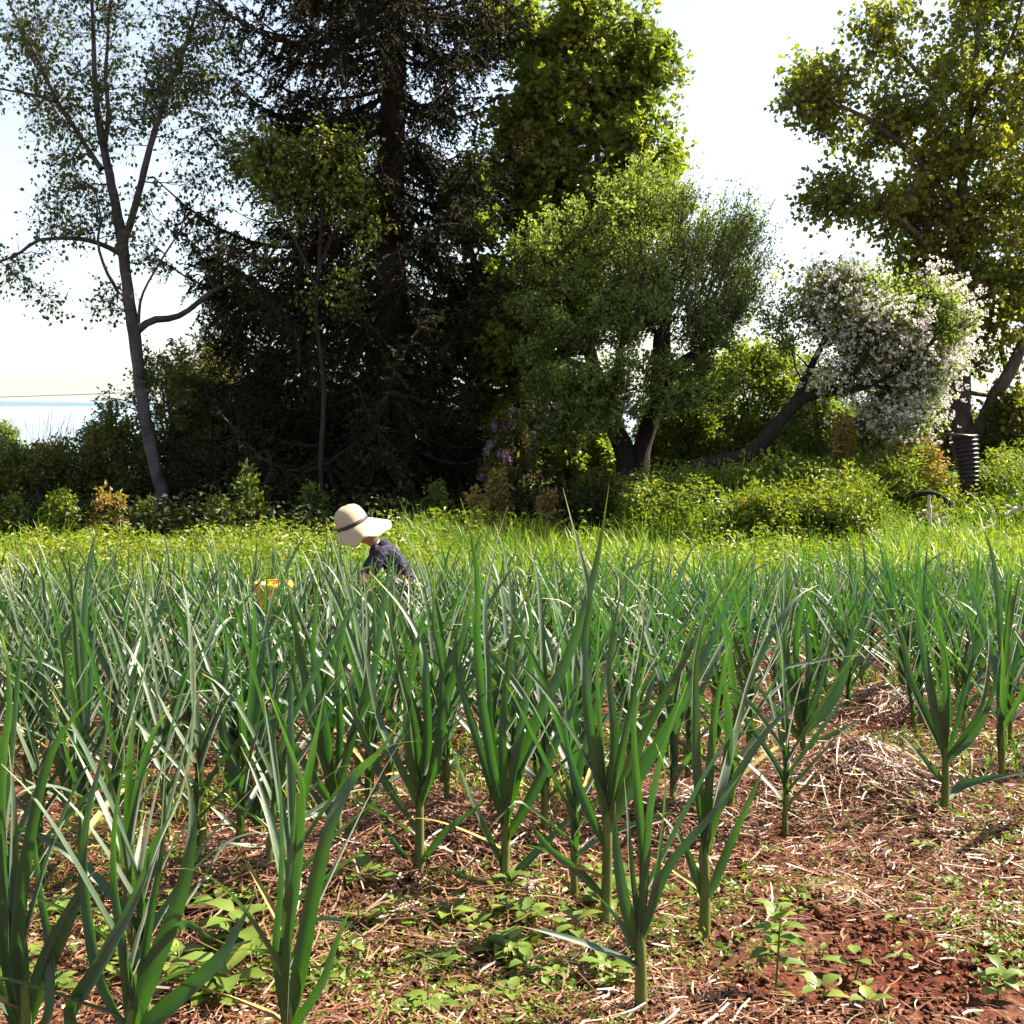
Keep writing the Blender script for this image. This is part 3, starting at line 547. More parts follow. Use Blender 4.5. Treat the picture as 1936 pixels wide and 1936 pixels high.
# the hedge-like thicket on the left, in front of the water
sh('dull green shrub with orange tips cut by the left edge', 'shrub', 15, 15.2, 90, 820, M['shrub_leaf'], n=120, R=.24)
sh('grey-green airy bush poking up at the left edge before the water', 'shrub', -10, 18, 60, 780, M['apple_leaf'], n=60, R=.22)
sh('dark shrub under the bare grey twigs, left of the birch', 'shrub', 120, 15.6, 90, 815, M['shrub_leaf'], n=130, R=.24)
sh('taller dark shrub touching the left side of the birch trunk', 'shrub', 215, 15.6, 75, 760, M['shrub_leaf'], n=130, R=.24)
sh('dark shrub behind the birch trunk with yellow-orange leaf tips', 'shrub', 330, 16.3, 90, 640, M['shrub_leaf'], n=190, R=.28)
sh('russet-tipped bush behind the low spruce', 'shrub', 400, 17.2, 60, 640, M['shrub_leaf'], n=110, R=.25)
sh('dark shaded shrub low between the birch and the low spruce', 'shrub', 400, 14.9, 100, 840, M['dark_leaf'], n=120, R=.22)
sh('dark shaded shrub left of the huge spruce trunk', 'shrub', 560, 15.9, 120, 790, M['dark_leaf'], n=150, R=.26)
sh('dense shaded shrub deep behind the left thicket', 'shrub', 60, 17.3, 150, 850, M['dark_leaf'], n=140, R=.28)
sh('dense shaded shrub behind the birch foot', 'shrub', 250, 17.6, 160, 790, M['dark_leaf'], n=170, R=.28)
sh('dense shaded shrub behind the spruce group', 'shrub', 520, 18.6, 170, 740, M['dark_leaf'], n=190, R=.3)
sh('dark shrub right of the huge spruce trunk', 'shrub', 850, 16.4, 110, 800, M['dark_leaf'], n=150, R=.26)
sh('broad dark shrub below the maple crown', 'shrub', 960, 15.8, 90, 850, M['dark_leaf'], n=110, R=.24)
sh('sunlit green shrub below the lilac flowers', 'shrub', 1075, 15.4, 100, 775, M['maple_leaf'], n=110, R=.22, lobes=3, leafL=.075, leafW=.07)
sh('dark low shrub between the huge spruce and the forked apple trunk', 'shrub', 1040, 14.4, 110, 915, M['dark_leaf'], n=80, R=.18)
sh('small yellow-green shrub at the foot of the forked apple trunk', 'shrub', 1130, 13.9, 50, 880, M['shrub_leaf'], n=50, R=.16)
sh('leafy bush hiding most of the red-roofed building', 'shrub', 1130, 16.2, 70, 770, M['maple_leaf'], n=110, R=.24)
shrub('lilac_bush', 'lilac bush with pale purple flower heads behind the dark shrubs', 'shrub', 975, 14.9, 75, 762, M['shrub_leaf'], n=80, R=.20, flower=(M['lilac'], 45))
sh('fresh green bush between the forked apple tree and the leaning trunk', 'shrub', 1290, 16.4, 100, 665, M['bright_leaf'], n=260, R=.28)
sh('rounded mid-green bush behind the leaning apple trunk', 'shrub', 1440, 17.0, 140, 622, M['maple_leaf'], n=420, R=.30, leafL=.06, leafW=.04)
sh('low shaded bush under the leaning apple trunk', 'shrub', 1310, 14.6, 60, 870, M['dark_leaf'], n=70, R=.18)
sh('grey-green shrub in front of the pale shed', 'shrub', 1545, 15.6, 70, 690, M['apple_leaf'], n=190, R=.24)
sh('dark bush in the shade under the blossom', 'shrub', 1640, 14.8, 80, 760, M['shrub_leaf'], n=130, R=.22)
sh('leafy bush with orange shoots left of the ribbed pipe', 'shrub', 1720, 12.6, 70, 810, M['red_leaf'], n=70, R=.2, twigs=7, leaves=6)
sh('olive bush behind the poplar trunk', 'shrub', 1850, 15, 80, 760, M['shrub_leaf'], n=150, R=.24)
sh('dark green bush at the right edge behind the poplar', 'shrub', 1920, 14.2, 60, 720, M['shrub_leaf'], n=130, R=.22)
sh('shaded thicket bush beside the apple fork', 'shrub', 1420, 19, 130, 770, M['dark_leaf'], n=120, R=.28)
sh('shaded thicket bush far behind the blossom', 'shrub', 1680, 18, 190, 700, M['dark_leaf'], n=220, R=.3)
# sunlit weedy bushes along the right of the grass
for i, (px, dd, wp, tp, lb) in enumerate(((1330, 12.7, 45, 895, 'dark-centred sunlit bush nearest the leaning trunk foot'), (1420, 12.3, 60, 880, 'lime-green bush below the bend of the leaning trunk'), (1500, 12.0, 60, 868, 'lime-green bush below the pale shed wall'),
        (1590, 11.8, 60, 885, 'yellow-green bush midway along the sunny border'), (1680, 12.2, 55, 880, 'yellow-green bush under the blossoming crown'), (1450, 11.2, 70, 925, 'low lime bush spilling onto the grass left of centre of the sunny border'), (1600, 11.0, 70, 935, 'low lime bush spilling onto the grass before the yellow-green bush'),
        (1890, 12.4, 60, 935, 'low bright bush with orange shoots right of the ribbed pipe'), (1770, 13.5, 40, 900, 'small olive bush behind the arching hose'))):
    shrub('bush', lb, 'bush', px, dd, wp, tp, M['bright_leaf'], n=70, twigs=8, leaves=8, R=.30, leafL=.055, leafW=.030, depth=.5, aim=(0, 0, .8), lo=.0, group='sunny bushes along the right border')
# saplings and tall weeds at the grass edge
def sapling(label, px, base_py, top_py, d, leafm, spread=14, n=None, name='sapling'):
    b = W(px, base_py, d); t_ = W(px + rng.uniform(-10, 10), top_py, d); bz = float(gbase(b[0], d)); b[2] = bz; o = empty(name, b, label, 'sapling', 'saplings at the edge of the grass')
    P = smoothline(np.array([b, (b + t_) / 2 + rng.normal(size=3) * .03, t_]), 12); q = np.hstack([P, np.linspace(.007, .003, 12)[:, None]])
    H = t_[2] - bz; m = n or int(16 + H * 34); tt = rng.uniform(.25, 1, m); C = b + (t_ - b) * tt[:, None] + rdir(m) * S(spread * 1.15, d) * (1.15 - tt[:, None] * .6)
    trunk_mesh([q], 5, .05).build('stem', M['twig'], o)
    B, L_, _ = grow([q], C, .07, 5, 5, .068, .032, up=.2, rmax=.01, tw_r=.002, droop=.1); B.build('branches', M['twig'], o); L_.build('foliage', leafm, o, smooth=False)
    return o
for (px, bp, tp, dd, mt, spd, lb) in ((942, 1000, 893, 13.0, 'red_leaf', 13, 'reddish-yellow sapling standing tallest right of the child'), (908, 1010, 935, 12.4, 'red_leaf', 11, 'smaller red-tinged sapling just left of the tallest reddish one'),
        (1035, 1000, 940, 12.8, 'red_leaf', 10, 'small yellowish sapling between the two highest garlic leaf tips'), (205, 1020, 935, 12.3, 'red_leaf', 30, 'bright yellow-green sapling left of the birch foot'),
        (110, 1020, 950, 12.2, 'bright_leaf', 36, 'wide yellow-green sapling near the left edge'), (25, 1020, 950, 12.6, 'bright_leaf', 18, 'sapling cut by the left edge of the grass'),
        (280, 1015, 950, 12.9, 'young_leaf', 26, 'sapling close against the left of the birch foot'), (475, 1010, 905, 13.2, 'young_leaf', 32, 'broad sapling halfway between birch and child'),
        (420, 1010, 950, 12.8, 'young_leaf', 16, 'small sapling left of the broad one behind the bed'), (345, 1010, 965, 13.0, 'young_leaf', 14, 'low sapling right of the birch foot'),
        (600, 1000, 930, 13.6, 'young_leaf', 22, 'thin sapling rising behind the straw hat'), (820, 1000, 920, 13.6, 'young_leaf', 20, 'shaded sapling right of the huge spruce trunk'),
        (1290, 1000, 920, 13.2, 'bright_leaf', 12, 'thin pale sapling before the forked apple trunk'), (1600, 960, 790, 12.9, 'red_leaf', 14, 'tall orange-tipped sapling below the blossom')):
    sapling(lb, px, bp, tp, dd, M[mt], spd)
# bare grey twigs over the left thicket
gt = empty('bare_shrub', (*W(85, 830, 16.4)[:2], -.5), 'clump of bare upright grey twigs sticking out above the left thicket', 'shrub')
A = Acc(); n = 34; P0 = np.array([W(95 + rng.normal() * 26, 900, 16.4 + rng.normal() * .2) for _ in range(n)]); P0[:, 2] = -.45
P1 = np.array([W(100 + rng.normal() * 38, rng.uniform(775, 815), 16.4 + rng.normal() * .3) for _ in range(n)]); tq = np.linspace(0, 1, 6)[None, :, None]
TP = P0[:, None] * (1 - tq) + P1[:, None] * tq + rng.normal(size=(n, 6, 3)) * .012; V, F, uv = tubes(TP, np.linspace(.008, .003, 6)[None] * np.ones((n, 1)), 4); A.add(V, F, None, uv); A.build('stems', M['greytwig'], gt)

# ------------------------------------------------------------------ buildings beyond the trees, the wire
def boxm(A, x0, x1, y0, y1, z0, z1):
    V = np.array([(x, y, z) for z in (z0, z1) for y in (y0, y1) for x in (x0, x1)], float)
    A.add(V, [(0, 2, 3, 1), (4, 5, 7, 6), (0, 1, 5, 4), (2, 6, 7, 3), (0, 4, 6, 2), (1, 3, 7, 5)]); return A
def building(name, label, pxl, pxr, d, eave_py, ridge_py, wallm, roofm, depth=5.0, win=()):
    a, b = W(pxl, eave_py, d), W(pxr, eave_py, d); ze = a[2]; zr = W(pxl, ridge_py, d)[2]; zg = float(gbase(a[0], d)) - .3
    o = empty(name, ((a[0] + b[0]) / 2, d + depth / 2, zg), label, 'building')
    A = Acc(); boxm(A, a[0], b[0], d, d + depth, zg, ze); A.build('wall', wallm, o, smooth=False)
    R_ = Acc(); yr = d + depth / 2; e = .25; nrow = 12
    for sgn, ya in ((1, d - e), (-1, d + depth + e)):
        for i in range(nrow):
            t0, t1 = i / nrow, (i + 1) / nrow; za, zb = ze - .05 + (zr - ze) * t0, ze - .05 + (zr - ze) * t1; yy0, yy1 = ya + (yr - ya) * t0, ya + (yr - ya) * t1
            V = [(a[0] - e, yy0, za + .025), (b[0] + e, yy0, za + .025), (b[0] + e, yy1, zb), (a[0] - e, yy1, zb), (a[0] - e, yy0, za - .01), (b[0] + e, yy0, za - .01)]
            R_.add(V, [(0, 1, 2, 3), (4, 5, 1, 0)])
    R_.build('roof', roofm, o, smooth=False)
    Gb = Acc()
    for x_ in (a[0] + .004, b[0] - .004): Gb.add([(x_, d, ze), (x_, d + depth, ze), (x_, yr, zr - .06), (x_, yr, zr - .06)], [(0, 1, 2, 3)])
    Gb.build('gable', wallm, o, smooth=False)
    for (x0, x1, z0, z1) in win:
        f = Acc(); boxm(f, x0, x1, d - .05, d - .003, z0, z1); fo = f.build('window', M_white, o, smooth=False)
        g = Acc(); boxm(g, x0 + .06, x1 - .06, d - .056, d - .047, z0 + .06, z1 - .06); go = g.build('pane', M_glass, None, smooth=False); go.parent = fo; go.matrix_parent_inverse.identity(); go.location = -o.location
    return o
M_white = plain('white_paint', (.75, .75, .73), .6, .3, .05); M_glass = plain('window_glass', (.03, .04, .05), .08, .8, .1)
siding = plain('pale_siding', (.52, .50, .56), .7, .3, .08, 6); roofr = barkmat('shaded_red_shingle', (.022, .010, .013), (.045, .018, .024), (3, 1, 12), .3)  # roof red darkened to stand in for the shade of trees
a_ = W(930, 800, 30)
building('garage', 'low building with a dull red shingle roof glimpsed below the maple', 880, 1160, 30, 812, 738, siding, roofr, 6, win=((a_[0] + .6, a_[0] + 1.6, -1.6, -.4),))
building('shed', 'pale lilac-grey shed glimpsed behind the leaning apple trunk', 1355, 1530, 24, 800, 790, siding, plain('grey_roofing', (.2, .18, .2), .8, .2), 4)
wr = [W(-900, 790, 60), W(-300, 762, 60), W(0, 751, 60), W(230, 743, 60), W(700, 724, 60)]
q = smoothline(np.array(wr), 40); V, F, uv = tubes(q, np.full(40, .016), 5)
tag(mesh('power_line', V, F, plain('cable', (.05, .05, .06), .6)), 'single thin overhead wire crossing the sky just above the water', 'cable')

# ------------------------------------------------------------------ grass and wild cover behind the bed
def blades(name, n, region, Lr, wr_, mat, lean=.35, seed=1, kind='stuff', dens=None):
    r_ = np.random.default_rng(seed); x, y = region(r_, n); n = len(x); z = gz(x, y) - .01; L = r_.uniform(*Lr, n) * (.5 + .7 * (vnoise(x * 1.1, y * 1.1, 3) + .5) + .6 * (vnoise(x * 3.1, y * 3.1, 6) + .5)); a = r_.uniform(0, 6.283, n)
    dr = np.stack([np.cos(a), np.sin(a), np.zeros(n)], -1); le = r_.uniform(.05, 1, n) * lean; b = np.stack([x, y, z], -1); up = np.array([0, 0, 1.])
    s = np.array([0, .4, .75, 1.0]); w_ = np.array([1, .85, .5, .06]); sa = a + r_.uniform(.9, 2.2, n); sdv = np.stack([np.cos(sa), np.sin(sa), np.zeros(n)], -1)
    V = []
    for si, wi in zip(s, w_):
        c = b + up * (L * (si - .35 * le * si ** 3))[:, None] + dr * (L * le * si ** 2 * 1.1)[:, None]; hw = sdv * (r_.uniform(.9, 1.1, n) * wi)[:, None] * (np.array(wr_).mean() * .5); V += [c - hw, c + hw]
    V = np.stack(V, 1).reshape(-1, 3); o = (np.arange(n) * 8)[:, None, None]; q = np.array([[0, 1, 3, 2], [2, 3, 5, 4], [4, 5, 7, 6]])[None]
    rn = np.clip(.5 * (vnoise(x * 1.7, y * 1.7, 9) + .5) * 1.6 + .35 * r_.uniform(0, 1, n), 0, 1); rn[r_.random(n) < .04] = 1
    A = Acc(); A.add(V, (o + q).reshape(-1, 4), np.repeat(rn, 3)); ob = A.build(name, mat); return tag(ob, None, None, None, kind)
def edge(x, y): return y < 11.9 + .6 * np.clip(x, 0, 5) + .9 * vnoise(x * 1.3, x * 0 + 2, 8) - 1.0 * sstep(-.8, -2.4, x)
def reg_grass(r_, n):
    y = 7.7 + 7.6 * r_.random(n) ** 1.05; x = (r_.random(n) - .5) * 1.05 * y; k = edge(x, y); return x[k], y[k]
blades('grass', 64000, reg_grass, (.14, .36), (.010,), M['grass'], .7, 3)
def reg_field(r_, n):
    y = r_.uniform(3.2, 8.2, n); x = (r_.random(n) - .5) * 1.0 * y; k = vnoise(x * 1.3, y * 1.3, 12) + r_.normal(size=n) * .12 > .12; return x[k], y[k]
blades('low_weeds_between_rows', 26000, reg_field, (.04, .11), (.007,), M['grass'], .9, 4)
# leafy wild cover among the grass
def cover(name, n, region, h, leafm, L, Wd, seed, k=6):
    r_ = np.random.default_rng(seed); x, y = region(r_, n); n = len(x); q = np.repeat(np.arange(n), k); m = len(q)
    hh = h * (.2 + .9 * (vnoise(x * 1.3, y * 1.3, seed) + .5) + .8 * (vnoise(x * 3.3, y * 3.3, seed + 4) + .5)); pos = np.stack([x[q] + r_.normal(size=m) * L * .8, y[q] + r_.normal(size=m) * L * .8, gz(x[q], y[q]) + r_.uniform(.05, 1, m) * hh[q]], -1)
    dd = nrm(r_.normal(size=(m, 3)) * np.array([1, 1, .5])); nr = nrm(r_.normal(size=(m, 3)) * .6 + np.array([0, 0, 1.])); sz = r_.uniform(.6, 1.2, m)
    V, F = leafquads(pos, dd, nr, L * sz, Wd * sz); A = Acc(); A.add(V, F, np.clip(.6 * r_.uniform(0, 1, n)[q] + .4 * r_.uniform(0, 1, m), 0, 1)); return tag(A.build(name, leafm, smooth=False), None, None, None, 'stuff')
def reg_cover(r_, n):
    y = 8.2 + 6.5 * r_.random(n); x = (r_.random(n) - .5) * 1.0 * y; k = (vnoise(x * .8, y * .8, 5) + r_.normal(size=n) * .15 + .03 * x > -.02) & edge(x, y); return x[k], y[k]
cover('wild_ground_cover', 9000, reg_cover, .32, M['bright_leaf'], .06, .028, 5)
def reg_border(r_, n):
    x = r_.uniform(1.1, 6.2, n); y = 10.6 + 2.6 * r_.random(n) ** .7 - .25 * (x - 3); k = (vnoise(x * 1.1, y * 1.1, 31) + r_.normal(size=n) * .2 > -.15) & ((np.abs(x - 4.1) > .66) | (y > 11.9)) & (np.abs(x - 4.42) > .34); return x[k], y[k]
cover('wild_ground_cover', 12000, reg_border, .50, M['bright_leaf'], .055, .026, 9)
blades('grass', 12000, reg_border, (.3, .6), (.011,), M['grass'], .7, 8)
def reg_left(r_, n):
    y = 8.0 + 5.0 * r_.random(n); x = -.5 - r_.random(n) * .5 * y; k = edge(x, y); return x[k], y[k]
cover('wild_ground_cover', 13000, reg_left, .30, M['bright_leaf'], .055, .026, 6)
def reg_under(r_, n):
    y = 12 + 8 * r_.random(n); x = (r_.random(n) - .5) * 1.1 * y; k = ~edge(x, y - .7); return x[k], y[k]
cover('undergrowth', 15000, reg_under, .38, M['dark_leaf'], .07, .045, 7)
def reg_near(r_, n):
    y = 1.2 + 3.2 * r_.random(n) ** 1.4; x = (r_.random(n) - .5) * 1.0 * y; cl = vnoise(x * 3, y * 3, 15) + r_.normal(size=n) * .14 + .22 * np.exp(-((x - .25) / .3) ** 2 - ((y - 2.2) / .45) ** 2) + .12 * (y < 2.0); k = cl > .14; return x[k], y[k]
cover('small_seedlings', 15000, reg_near, .035, M['weed'], .014, .009, 11, 5)
cover('small_seedlings', 1500, reg_near, .03, M['weed'], .028, .020, 12, 4)

# ------------------------------------------------------------------ straw mulch and clods
def straws(name, n, seed, region, Lr, wd, lift, rbias=0):
    r_ = np.random.default_rng(seed); x, y = region(r_, n); n = len(x); a = r_.uniform(0, 3.1416, n) + .9 * vnoise(x * 3, y * 3, 3); L = r_.uniform(*Lr, n) * r_.uniform(.4, 1, n)
    dr = np.stack([np.cos(a), np.sin(a), np.zeros(n)], -1); sdv = np.stack([-np.sin(a), np.cos(a), r_.normal(size=n) * .5], -1); K = 4
    V = []; tilt = r_.normal(size=n) * .22; h0 = r_.uniform(.002, lift, n) + .012; cur = r_.normal(size=n) * .12; hw = wd * r_.uniform(.5, 1.4, n) * .5
    for k in range(K):
        t = k / (K - 1) - .5; c = np.stack([x, y, np.zeros(n)], -1) + dr * (L * t)[:, None] + sdv * (L * cur * (t * t) * 4)[:, None] * np.array([1, 1, 0]); c[:, 2] = gz(c[:, 0], c[:, 1]) + h0 + L * tilt * t
        V += [c - sdv * hw[:, None], c + sdv * hw[:, None]]
    V = np.stack(V, 1).reshape(-1, 3); o = (np.arange(n) * 2 * K)[:, None, None]; q = np.array([[0, 1, 3, 2], [2, 3, 5, 4], [4, 5, 7, 6]])[None]
    rn = np.clip(r_.beta(1.6, 2.2, n) + rbias, 0, 1); A = Acc(); A.add(V, (o + q).reshape(-1, 4), np.repeat(rn, 3)); return tag(A.build(name, M['straw']), None, None, None, 'stuff')
def reg_straw(r_, n):
    y = 1.25 + 6.6 * r_.random(n) ** 1.5; x = (r_.random(n) - .5) * 1.02 * y + .0
    bare = sstep(.2, .9, x / y * 2.4) * sstep(3.3, 2.1, y); k = (vnoise(x * 2.2, y * 2.2, 1) + .5 + r_.normal(size=n) * .15 > .22 + .62 * bare); return x[k], y[k]
straws('straw_mulch', 64000, 21, reg_straw, (.03, .12), .0024, .022)
straws('straw_mulch', 52000, 22, reg_straw, (.008, .035), .0036, .012, .05)
def reg_mound(r_, n):
    i = r_.integers(0, len(MOUNDS), n); mm = np.array(MOUNDS)[i]; return mm[:, 0] + r_.normal(size=n) * mm[:, 2] * .7, mm[:, 1] + r_.normal(size=n) * mm[:, 2] * .7
straws('straw_mulch', 9000, 23, reg_mound, (.06, .2), .0028, .05, -.1)
def clods(n, seed):
    r_ = np.random.default_rng(seed); y = 1.3 + 2.6 * r_.random(n) ** 1.3; x = (r_.random(n) - .35) * .95 * y; s = r_.uniform(.002, .008, n) * (1 + (r_.random(n) < .03) * .8)
    base = nrm(np.array([(sx, sy, sz) for sz in (-1, 1) for sy in (-1, 1) for sx in (-1, 1)], float)); Fq = np.array([(0, 2, 3, 1), (4, 5, 7, 6), (0, 1, 5, 4), (2, 6, 7, 3), (0, 4, 6, 2), (1, 3, 7, 5)])
    V = base[None] * (s[:, None, None] * r_.uniform(.6, 1.4, (n, 8, 1))) + np.stack([x, y, gz(x, y) + s * .5 + .004], -1)[:, None]; A = Acc(); A.add(V.reshape(-1, 3), (np.arange(n)[:, None, None] * 8 + Fq[None]).reshape(-1, 4))
    return tag(A.build('soil_clods', barkmat('clod', (.04, .012, .007), (.20, .07, .035), (60, 60, 60), .8)), None, None, None, 'stuff')
clods(14000, 31)

# ------------------------------------------------------------------ garlic
def blade(P, wd, nr0, tw=0., fold=.55, n=18, cols=5, base_w=.62, v0=0.):
    """a strap leaf along P: keeled near the stalk, flat and pointed at the tip"""
    P = smoothline(P, n); T = np.gradient(P, axis=0); T = nrm(T); s = np.linspace(0, 1, n)
    nr = np.broadcast_to(np.asarray(nr0, float), P.shape); sdv = nrm(np.cross(T, nr)); nv = np.cross(sdv, T)
    a = tw * s ** 1.3; ca, sa = np.cos(a)[:, None], np.sin(a)[:, None]; sdv, nv = sdv * ca + nv * sa, nv * ca - sdv * sa
    w_ = wd * (base_w + (1 - base_w) * np.minimum(s / .22, 1)) * (1 - np.maximum(s - .15, 0) / .85) ** .62 * (1 - s ** 9); w_ = np.maximum(w_, .0006)
    fd = fold * (1 - .72 * s); u = np.linspace(-1, 1, cols)
    V = P[:, None] + sdv[:, None] * (w_[:, None] * .5 * u[None] * np.cos(fd)[:, None])[..., None] + nv[:, None] * (w_[:, None] * .5 * (np.abs(u)[None] ** 1.35) * np.sin(fd)[:, None])[..., None]
    uv = np.stack([np.broadcast_to((u + 1) / 2, (n, cols)), np.broadcast_to((v0 + (1 - v0) * s)[:, None], (n, cols))], -1)
    i = np.arange(n * cols).reshape(n, cols); F = np.stack([i[:-1, :-1], i[:-1, 1:], i[1:, 1:], i[1:, :-1]], -1).reshape(-1, 4)
    return V.reshape(-1, 3), F, uv.reshape(-1, 2)
def stalk(h, r, lean=(0, 0)):
    t = np.linspace(0, 1, 9); P = np.stack([lean[0] * t, lean[1] * t, -.03 + (h + .03) * t], -1); rr = r * (1.12 - .35 * t); rr[0] *= 1.25; rr[-2] *= .8; rr[-1] *= .15; return tubes(P, rr, 10)
def variant(r_, H):
    """one garlic plant about H tall: (stalk mesh data, list of leaves)"""
    nl = int(r_.integers(9, 12)); hs = H * r_.uniform(.22, .30); az0 = r_.normal() * .45; out = []; lean = r_.normal(size=2) * .02
    for i in range(nl):
        f = i / (nl - 1); h0 = H * (.07 + .25 * f); side = 0 if i % 2 == 0 else math.pi; az = az0 + side + r_.normal() * .35
        L = H * (.56 + .22 * f) * r_.uniform(.85, 1.1); a0 = math.radians(r_.uniform(30, 50) * (1 - f) ** 1.0 + r_.uniform(6, 20)); K = 9; s = np.linspace(0, 1, K)
        curl = math.radians(r_.uniform(-26, 22) * (1 - .3 * f)); tip = math.radians(r_.uniform(0, 45) if r_.random() < .75 else r_.uniform(60, 120))
        if f < .2: curl = math.radians(r_.uniform(0, 25)); L *= .85
        th = a0 * np.minimum(s / .16, 1) * .95 + curl * s + tip * s ** 4; kk = r_.random(); th = th + (math.radians(r_.uniform(45, 105)) * (s > r_.uniform(.55, .85)) if kk < .08 else 0); ds = L / (K - 1); dx = np.concatenate([[0], np.cumsum(np.sin(th[:-1]) * ds)]); dz = np.concatenate([[0], np.cumsum(np.cos(th[:-1]) * ds)])
        sw = r_.normal() * .06 * L * s ** 2; ca, sa = math.cos(az), math.sin(az)
        P = np.stack([ca * dx - sa * sw + lean[0] * h0 / H * 2, sa * dx + ca * sw + lean[1] * h0 / H * 2, h0 + dz], -1)
        out.append(blade(P, H * r_.uniform(.034, .046) * (1 if f > .15 else .8), (-ca * .9, -sa * .9, .35), r_.normal() * 1.1, r_.uniform(.5, .95)))
    return stalk(hs, H * .0135, lean), out
NV = 34; VAR = []
vr = np.random.default_rng(99)
for v in range(NV):
    st, lv = variant(vr, 1.0)
    sm = mesh('stalk', st[0], st[1], M['stalk'], me_only=True); lm = [mesh('leaf', V, F, M['garlic_dry'] if (li == 0 and v % 2 == 0) else M['garlic'], uv=uv, me_only=True) for li, (V, F, uv) in enumerate(lv)]
    A = Acc()
    for (V, F, uv) in lv: A.add(V, F, None, uv)
    jm = A.build('foliage', M['garlic'], me_only=True); VAR.append((sm, lm, jm))
def put_garlic(x, y, H, vi, rz, label, group=None, parts=2, tilt=(0, 0)):
    z = float(gz(x, y)) - .005; o = empty('garlic_plant', (x, y, z), label, 'garlic plant', group); o.scale = (H, H, H); o.rotation_euler = (tilt[0], tilt[1], rz)
    sm, lm, jm = VAR[vi % NV]; link('stalk', sm, o)
    if parts == 2:
        for l in lm: link('leaf', l, o)
    else: link('foliage', jm, o)
    return o
